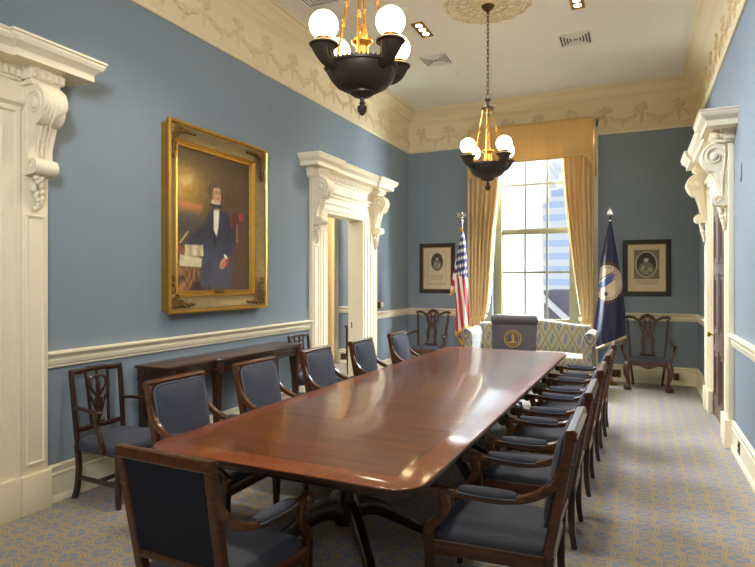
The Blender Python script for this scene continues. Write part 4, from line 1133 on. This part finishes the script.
MB().tube(catmull([(.0,-.03,2.48),(.035,-.05,2.38),(.03,-.05,2.2),(.045,-.06,2.05)],4), .012, 6).ball((-.01,-.02,2.44),(.03,.03,.05),8,6).build('cord', M['fringe'], fl_)

def va_col(u, v):
    # metres on the cloth, seal centred where the photo has it
    x, z = VX(u, v); dx, dz = x-(-.035), z-1.56
    r = math.hypot(dx/.245, dz/.315)
    col = (38,40,78)
    if r < 1:
        col = (206,190,164)
        th = math.atan2(dz, dx)
        if r > .90: col = (112,46,44) if math.sin(th*22) > -.2 else (70,74,52)
        elif r > .86: col = (70,48,48)
        elif .72 < r < .82 and math.sin(th*34) > .75 and abs(math.sin(th)) > .12: col = (62,58,74)      # ring of small letters
        else:
            b = max(ell(dx,dz,.00,.03,.045,.15,-.75), ell(dx,dz,-.07,-.03,.075,.04,.6)); col = mixr(col, (72,96,150), b)
            col = mixr(col, (196,148,116), ell(dx,dz,.115,.12,.022,.028)); col = mixr(col, (52,48,60), max(ell(dx,dz,-.02,.10,.008,.16,-1.0), ell(dx,dz,.03,-.0,.008,.12,-.9)))
            col = mixr(col, (150,92,140), ell(dx,dz,-.13,-.10,.03,.05)); col = mixr(col, (104,70,60), ell(dx,dz,-.02,-.17,.03,.035))
    return col
fv = thing('state_flag', 'navy state flag with a round cream seal on a spear-topped pole right of the window', 'flag', (3.462, 9.48, 0), 0)
flag_pole(fv, 2.595, 'spear')
LV = neg([(2.50,-.01),(2.2,-.075),(1.9,-.13),(1.27,-.18),(.80,-.24),(.6,-.20)]); RV = neg([(2.50,.015),(2.1,.085),(1.6,.165),(1.1,.215),(.7,.225),(.5,.225)])
def VX(u, v):
    z = 2.50+(.55+.20*u-2.50)*v; a, c = interp(LV,-z), interp(RV,-z)
    return a+(c-a)*u, z
def fva(u, v):
    x, z = VX(u, v); w = min(1, v*1.6)
    return (x, -.03-.11*math.sin(u*PI)*w-.016*w*math.cos(u*PI*5+1+v*.8), z)
cl = paint_grid('cloth', fva, 110, 300, va_col, M['flagcloth'], fv); cl.modifiers.new('S','SOLIDIFY').thickness = .003
def fvb(u, v):
    x, z = VX(u, v); w = min(1, v*1.6); return (x*.96, .01+.03*math.sin(u*PI)*w, z+.03)
paint_grid('cloth_back', fvb, 20, 30, lambda u, v: (38,40,78), M['flagcloth'], fv)
MB().tube([Vector(fva(k/20,1.))+Vector((0,0,-.012)) for k in range(21)], .024, 6).build('fringe', M['fringew'], fv)

# ------------------------------------------------------------------ chandeliers (drawn from their floor-plan points)
def chandelier(loc, rz, label):
    t = thing('chandelier', label, 'chandelier', loc, rz, 'bronze chandeliers')       # origin: ceiling point
    Z = lambda z: z-H
    MB().lathe([(.0,Z(2.585)),(.012,Z(2.59)),(.026,Z(2.61)),(.030,Z(2.635)),(.022,Z(2.645)),(.012,Z(2.65)),(.018,Z(2.66)),(.012,Z(2.672)),(.014,Z(2.69)),(.05,Z(2.70)),(.072,Z(2.715)),(.072,Z(2.728)),(.11,Z(2.738)),(.155,Z(2.762)),(.188,Z(2.80)),(.203,Z(2.84)),(.206,Z(2.855)),(.218,Z(2.86)),(.218,Z(2.874)),(.20,Z(2.88)),(.18,Z(2.874)),(.10,Z(2.84)),(.0,Z(2.84))], 36).build('bowl', M['bronze'], t)
    b = MB()
    for k in range(48): b.ball((.210*math.cos(2*PI*k/48), .210*math.sin(2*PI*k/48), Z(2.878)), (.008,.008,.010), 6, 4)
    b.build('beaded_rim', M['bronze'], t)
    MB().lathe([(.060,Z(2.84)),(.056,Z(2.88)),(.045,Z(2.92)),(.036,Z(2.985)),(.042,Z(3.005)),(.064,Z(3.02)),(.064,Z(3.034)),(.034,Z(3.042)),(.026,Z(3.052)),(.032,Z(3.066)),(.017,Z(3.08)),(.014,Z(3.095)),(.009,Z(3.12)),(.0,Z(3.14))], 20).build('centre_finial', M['bronzeg'], t)
    for k in range(4):
        a = k*PI/2; d = Vector((math.cos(a), math.sin(a), 0))
        m4 = Matrix.Rotation(a,4,'Z')
        arm = MB(); P = catmull([(.165,0,Z(2.845)),(.215,0,Z(2.85)),(.250,0,Z(2.88)),(.267,0,Z(2.915)),(.27,0,Z(2.94))],6)
        n = len(P); rr = [.020,.032,.043,.056,.074]
        for q in range(12):   # fluted horn
            pass
        arm.tube(P, rr, 14)
        for q in range(14):
            an = 2*PI*q/14; R = lerpl(rr, n); PP = []
            for i, p in enumerate(P):
                tg = (P[min(i+1,n-1)]-P[max(i-1,0)]).normalized(); sd = Vector((0,1,0)); up = sd.cross(tg); PP.append(p+(sd*math.cos(an)+up*math.sin(an))*R[i])
            arm.tube(PP, .005, 4)
        arm.lathe([(.07,Z(2.934)),(.082,Z(2.938)),(.085,Z(2.945)),(.078,Z(2.952)),(.04,Z(2.955))], 24, (.27,0,0))
        arm.v = [m4 @ p for p in arm.v]
        ao = arm.build('arm', M['bronze'], t)
        MB().lathe([(.040,Z(2.952)),(.046,Z(2.958)),(.040,Z(2.964)),(.050,Z(2.97)),(.050,Z(2.978)),(.038,Z(2.984))], 20, d*.27).build('gallery', M['bronzeg'], ao)
        MB().ball(d*.27+Vector((0,0,Z(3.054))), .083, 28, 18).build('globe', M['globe'], ao, ang=180)
        # small leaf boss on the bowl between the arms and the suspension rod
        a2 = a+PI/4; d2 = Vector((math.cos(a2), math.sin(a2), 0))
        p0, p1 = d2*.165+Vector((0,0,Z(2.875))), d2*.05+Vector((0,0,Z(3.49)))
        r = MB().tube([p0, p1], .0085, 8)
        for f in (.42,.62): 
            c = p0.lerp(p1, f); r.ball(c, (.015,.015,.019), 10, 6); r.ball(c+Vector((0,0,.026)), (.011,.011,.010), 8, 5)
        r.build('suspension_rod', M['bronzeg'], t)
    MB().lathe([(.0,Z(3.40)),(.010,Z(3.41)),(.018,Z(3.43)),(.012,Z(3.455)),(.03,Z(3.47)),(.066,Z(3.485)),(.07,Z(3.498)),(.05,Z(3.508)),(.028,Z(3.53)),(.022,Z(3.57)),(.034,Z(3.585)),(.034,Z(3.597)),(.010,Z(3.605))], 22).build('crown', M['bronze'], t)
    b = MB(); z = 3.605; k = 0; L = .052
    while z < 4.57:
        rot = Matrix.Rotation(PI/2*(k % 2)+.4, 4, 'Z'); P = []
        big = 1.35 if k == 0 else 1
        for q in range(13):
            an = 2*PI*q/12; P.append(rot @ Vector((.013*big*math.cos(an), 0, Z(z+L/2)+L*.6*big*math.sin(an))))
        b.tube(P, .0042, 5, cap=False); z += L*.86; k += 1
    b.build('chain', M['chain'], t)
    MB().lathe([(.02,Z(4.56)),(.03,Z(4.575)),(.06,Z(4.60)),(.072,Z(4.62)),(.072,Z(4.628))], 22).build('canopy', M['chain'], t)
    return t
ch1 = chandelier((2.34, 3.08, H), math.radians(-28), 'dark bronze four-globe chandelier hanging nearest the viewer')
ch2 = copy_tree(ch1); ch2.location = (2.34, 6.25, H); ch2.rotation_euler = (0,0,math.radians(-38)); tag(ch2, 'dark bronze four-globe chandelier farther off, in front of the window', 'chandelier', 'bronze chandeliers')

def medallion(loc, label):
    t = thing('ceiling_medallion', label, 'medallion', loc, 0, 'ceiling medallions')
    b = MB()
    def ring(r, th, wob=0, n=96): b.tube([(r*(1+wob*math.cos(k*2*PI/n*16))*math.cos(2*PI*k/n), r*(1+wob*math.cos(k*2*PI/n*16))*math.sin(2*PI*k/n), -.006) for k in range(n+1)], th, 6, cap=False)
    ring(.46,.010,.03); ring(.40,.006); ring(.235,.010); ring(.13,.010); 
    for k in range(16):
        a = 2*PI*k/16
        for s in (-1,1):
            P = []
            for q in range(22):
                t_ = q/21; r = .05*(1-.75*t_); an = t_*2*PI*1.25*s+a+PI; cx, cy = .325*math.cos(a+s*.09), .325*math.sin(a+s*.09); P.append((cx+r*math.cos(an), cy+r*math.sin(an), -.006))
            b.tube(P, .006, 5)
        b.tube([(.245*math.cos(a),.245*math.sin(a),-.006),(.40*math.cos(a),.40*math.sin(a),-.006)], [.008,.004], 5)
        b.ball((.44*math.cos(a),.44*math.sin(a),-.006), (.02,.02,.012), 8, 5)
        b.tube(catmull([(.14*math.cos(a),.14*math.sin(a),-.006),(.18*math.cos(a+.12),.18*math.sin(a+.12),-.010),(.225*math.cos(a),.225*math.sin(a),-.006)],4), [.008,.014,.004], 5)
    b.build('rosette', M['creamd'], t); MB().lathe([(.13,0),(.12,-.012),(.085,-.022),(0,-.022)], 40).build('centre_boss', M['creamd'], t)
    return t
medallion((2.34, 6.25, H), 'round openwork plaster ceiling medallion around the far chandelier chain')
m2 = None

# ceiling fittings
def downlight(x, y, label):
    t = thing('downlight', label, 'light', (x, y, H), 0, 'recessed downlights')
    MB().frame(.15,.42,[(0,-.0),(0,.008),(.012,.010),(.02,.004),(.02,0)]).build('trim', M['white'], t, rot=(-PI/2,0,0)) if False else None
    b = MB(); b.span((-.075,-.21,-.010),(-.06,.21,0)); b.span((.06,-.21,-.010),(.075,.21,0)); b.span((-.075,-.21,-.010),(.075,-.195,0)); b.span((-.075,.195,-.010),(.075,.21,0)); b.build('rim', M['brass'], t)
    MB().span((-.06,-.195,-.004),(.06,.195,-.002)).build('reflector', M['brassplate'], t)
    for k in (-1,0,1): MB().lathe([(.0,-.018),(.024,-.015),(.040,-.006),(.040,-.003)], 18, (0,k*.125,0)).build('lamp', M['lampglow'], t)
downlight(1.46, 6.56, 'recessed three-lamp brass downlight in the ceiling, left of the far chandelier')
downlight(3.24, 6.56, 'recessed three-lamp brass downlight in the ceiling, right of the far chandelier')
def vent(x, y, label):
    t = thing('ceiling_vent', label, 'vent', (x, y, H), 0, 'square ceiling vents')
    b = MB()
    for k in range(5):
        r = .19-.036*k; z = -.012 if k % 2 == 0 else -.010
        for (sx, sy, wx, wy) in ((0,1,r,.012),(0,-1,r,.012),(1,0,.012,r),(-1,0,.012,r)):
            b.box((sx*(r-.006), sy*(r-.006), z/2-.003), (wx*2 if sx == 0 else .014, wy*2 if sy == 0 else .014, .014), rot=(0.5*sy, -0.5*sx, 0))
    b.build('louvre', M['white'], t); MB().span((-.18,-.18,-.003),(.18,.18,-.001)).build('duct', M['dark'], t)
vent(1.31, 7.53, 'square white ceiling vent between the two chandeliers, left side of the ceiling')
vent(3.13, 7.61, 'square white ceiling vent to the right of the far chandelier chain')
vent(.70, 5.30, 'square white ceiling vent at the top edge, above the left wall')
for x, y, lb in ((3.24,8.19,'small round ceiling sprinkler cover just beyond the right vent'),(1.44,8.20,'small round ceiling sprinkler cover just beyond the left vent'),(2.39,8.45,'small round ceiling sprinkler cover before the window, right of the chain'),(1.45,5.97,'small round ceiling sprinkler cover beside the near chandelier globe')):
    tag(MB().lathe([(.0,-.016),(.03,-.014),(.042,-.006),(.045,0)], 20, (x,y,H)).build('sprinkler_cover', M['white']), lb, 'sprinkler', 'sprinkler covers')

# wall fittings
def outlet(loc, rz, w, h, label, m=None):
    t = thing('wall_outlet', label, 'outlet', loc, rz, 'brass outlets in the baseboards')
    MB().span((-w/2,-.008,-h/2),(w/2,.0,h/2)).build('cover_plate', m or M['brassplate'], t, bevel=.003)
    n = 2 if w > .12 else 1
    for k in range(n):
        for q in (-1,1): MB().box(((k-(n-1)/2)*.055, -.009, q*.022), (.034,.006,.030)).build('socket', M['dark'], t, bevel=.003)
outlet((3.535, D-.022, .125), 0, .14, .12, 'double brass outlet in the baseboard beside the navy flag')
outlet((4.386, D-.022, .125), 0, .08, .11, 'brass outlet in the baseboard behind the right carved chair')
outlet((W-.022, 5.88, .125), -PI/2, .08, .11, 'brass outlet in the right wall baseboard, near the door')
outlet((-1.33, D-.022, .12), 0, .14, .12, 'dark outlet in the baseboard of the next room, through the doorway')
t = thing('wall_plate', 'small flush rectangular cover high on the right wall, beside the door surround', 'panel', (W, 5.93, 2.55), -PI/2)
MB().span((-.045,-.012,-.075),(.045,0,.075)).build('plate', M['wall'], t, bevel=.003)
t = thing('thermostat', 'small ivory thermostat on the wall right of the open doorway', 'thermostat', (0, 8.56, 1.19), PI/2)
MB().span((-.10,-.03,-.05),(-.045,0,.05)).build('sensor', M['dark'], t, bevel=.004); MB().lathe([(.05,0),(.05,.03),(.042,.042),(0,.044)], 20, (.03,0,0), Matrix.Rotation(PI/2,4,'X')).build('dial', M['plastic'], t)

# ------------------------------------------------------------------ light
def area(name, loc, rot, sx, sy, e, col, spread=PI):
    l = bpy.data.lights.new(name, 'AREA'); l.shape = 'RECTANGLE'; l.size = sx; l.size_y = sy; l.energy = e; l.color = col; l.spread = spread
    o = bpy.data.objects.new(name, l); C.objects.link(o); o.location = loc; o.rotation_euler = rot; return o
def spot(name, loc, e, col, ang, rad=.18, blend=.6, aim=(0,0,-1)):
    l = bpy.data.lights.new(name, 'SPOT'); l.energy = e; l.color = col; l.spot_size = ang; l.spot_blend = blend; l.shadow_soft_size = rad
    o = bpy.data.objects.new(name, l); C.objects.link(o); o.location = loc; o.rotation_euler = Vector(aim).to_track_quat('-Z','Y').to_euler(); return o
WARM = (1, .90, .74); COOL = (.84, .92, 1.)
def aimed(name, loc, to, sx, sy, e, col, spread=PI):
    o = area(name, loc, (0,0,0), sx, sy, e, col, spread); o.rotation_euler = (Vector(to)-Vector(loc)).to_track_quat('-Z','Y').to_euler(); return o
for x in (1.46, 3.24):
    for y in (.4, 3.4, 6.56): spot('downlight_beam', (x, y, H-.04), 190 if y > 1 else (60 if x < 2 else 150), WARM, math.radians(110))
pl = area('window_portal', (2.27, D+.32, 2.45), (-PI/2,0,0), 1.4, 3.3, 1, (1,1,1)); pl.data.cycles.is_portal = True
aimed('sky_above', (2.3, 11.8, 5.9), (2.3, 6.0, 1.2), 4.6, 2.8, 5000, COOL)
aimed('sky_left', (-.6, 11.4, 3.0), (4.68, 5.6, 1.7), 2.4, 3.6, 2600, COOL)
aimed('sky_right', (4.9, 11.1, 3.0), (.4, 4.9, 1.7), 2.4, 3.6, 2200, COOL)
aimed('added_fill_near_left', (.6, 4.3, 4.5), (4.68, 5.5, 2.3), .9, .7, 75, (.82,.88,1.), math.radians(70))  # unseen lamp added inside the room to brighten the right wall
aimed('added_fill_near_right', (4.4, -1.2, 3.7), (0, 5.9, 2.2), 1.2, 1.2, 45, (.86,.91,1.), math.radians(62))  # unseen lamp added behind the camera to brighten the left wall
area('room_fill', (2.2, Y0+.1, 2.6), (PI/2,0,0), 3.2, 2.2, 12, (1,.93,.84))
area('added_side_room_fill', (-2.0, 8.0, 4.2), (0,0,0), 1.5, 1.5, 200, (1,.93,.82))  # unseen lamp added to brighten the next room
w = bpy.data.worlds.new('sky'); bpy.context.scene.world = w; w.use_nodes = True
w.node_tree.nodes['Background'].inputs[0].default_value = (.90,.95,1,1); w.node_tree.nodes['Background'].inputs[1].default_value = 1.0

# ------------------------------------------------------------------ camera
cd = bpy.data.cameras.new('camera'); co_ = bpy.data.objects.new('camera', cd); C.objects.link(co_)
co_.location = (CAMX, 0, CAMZ); co_.rotation_euler = (PI/2, 0, YAW)
cd.sensor_width = 36; cd.lens = 36*FPX/755; cd.shift_y = -3.39/755; cd.clip_start = .05; cd.clip_end = 500
sc_ = bpy.context.scene; sc_.camera = co_
sc_.view_settings.view_transform = 'Standard'; sc_.view_settings.look = 'None'; sc_.view_settings.exposure = .24
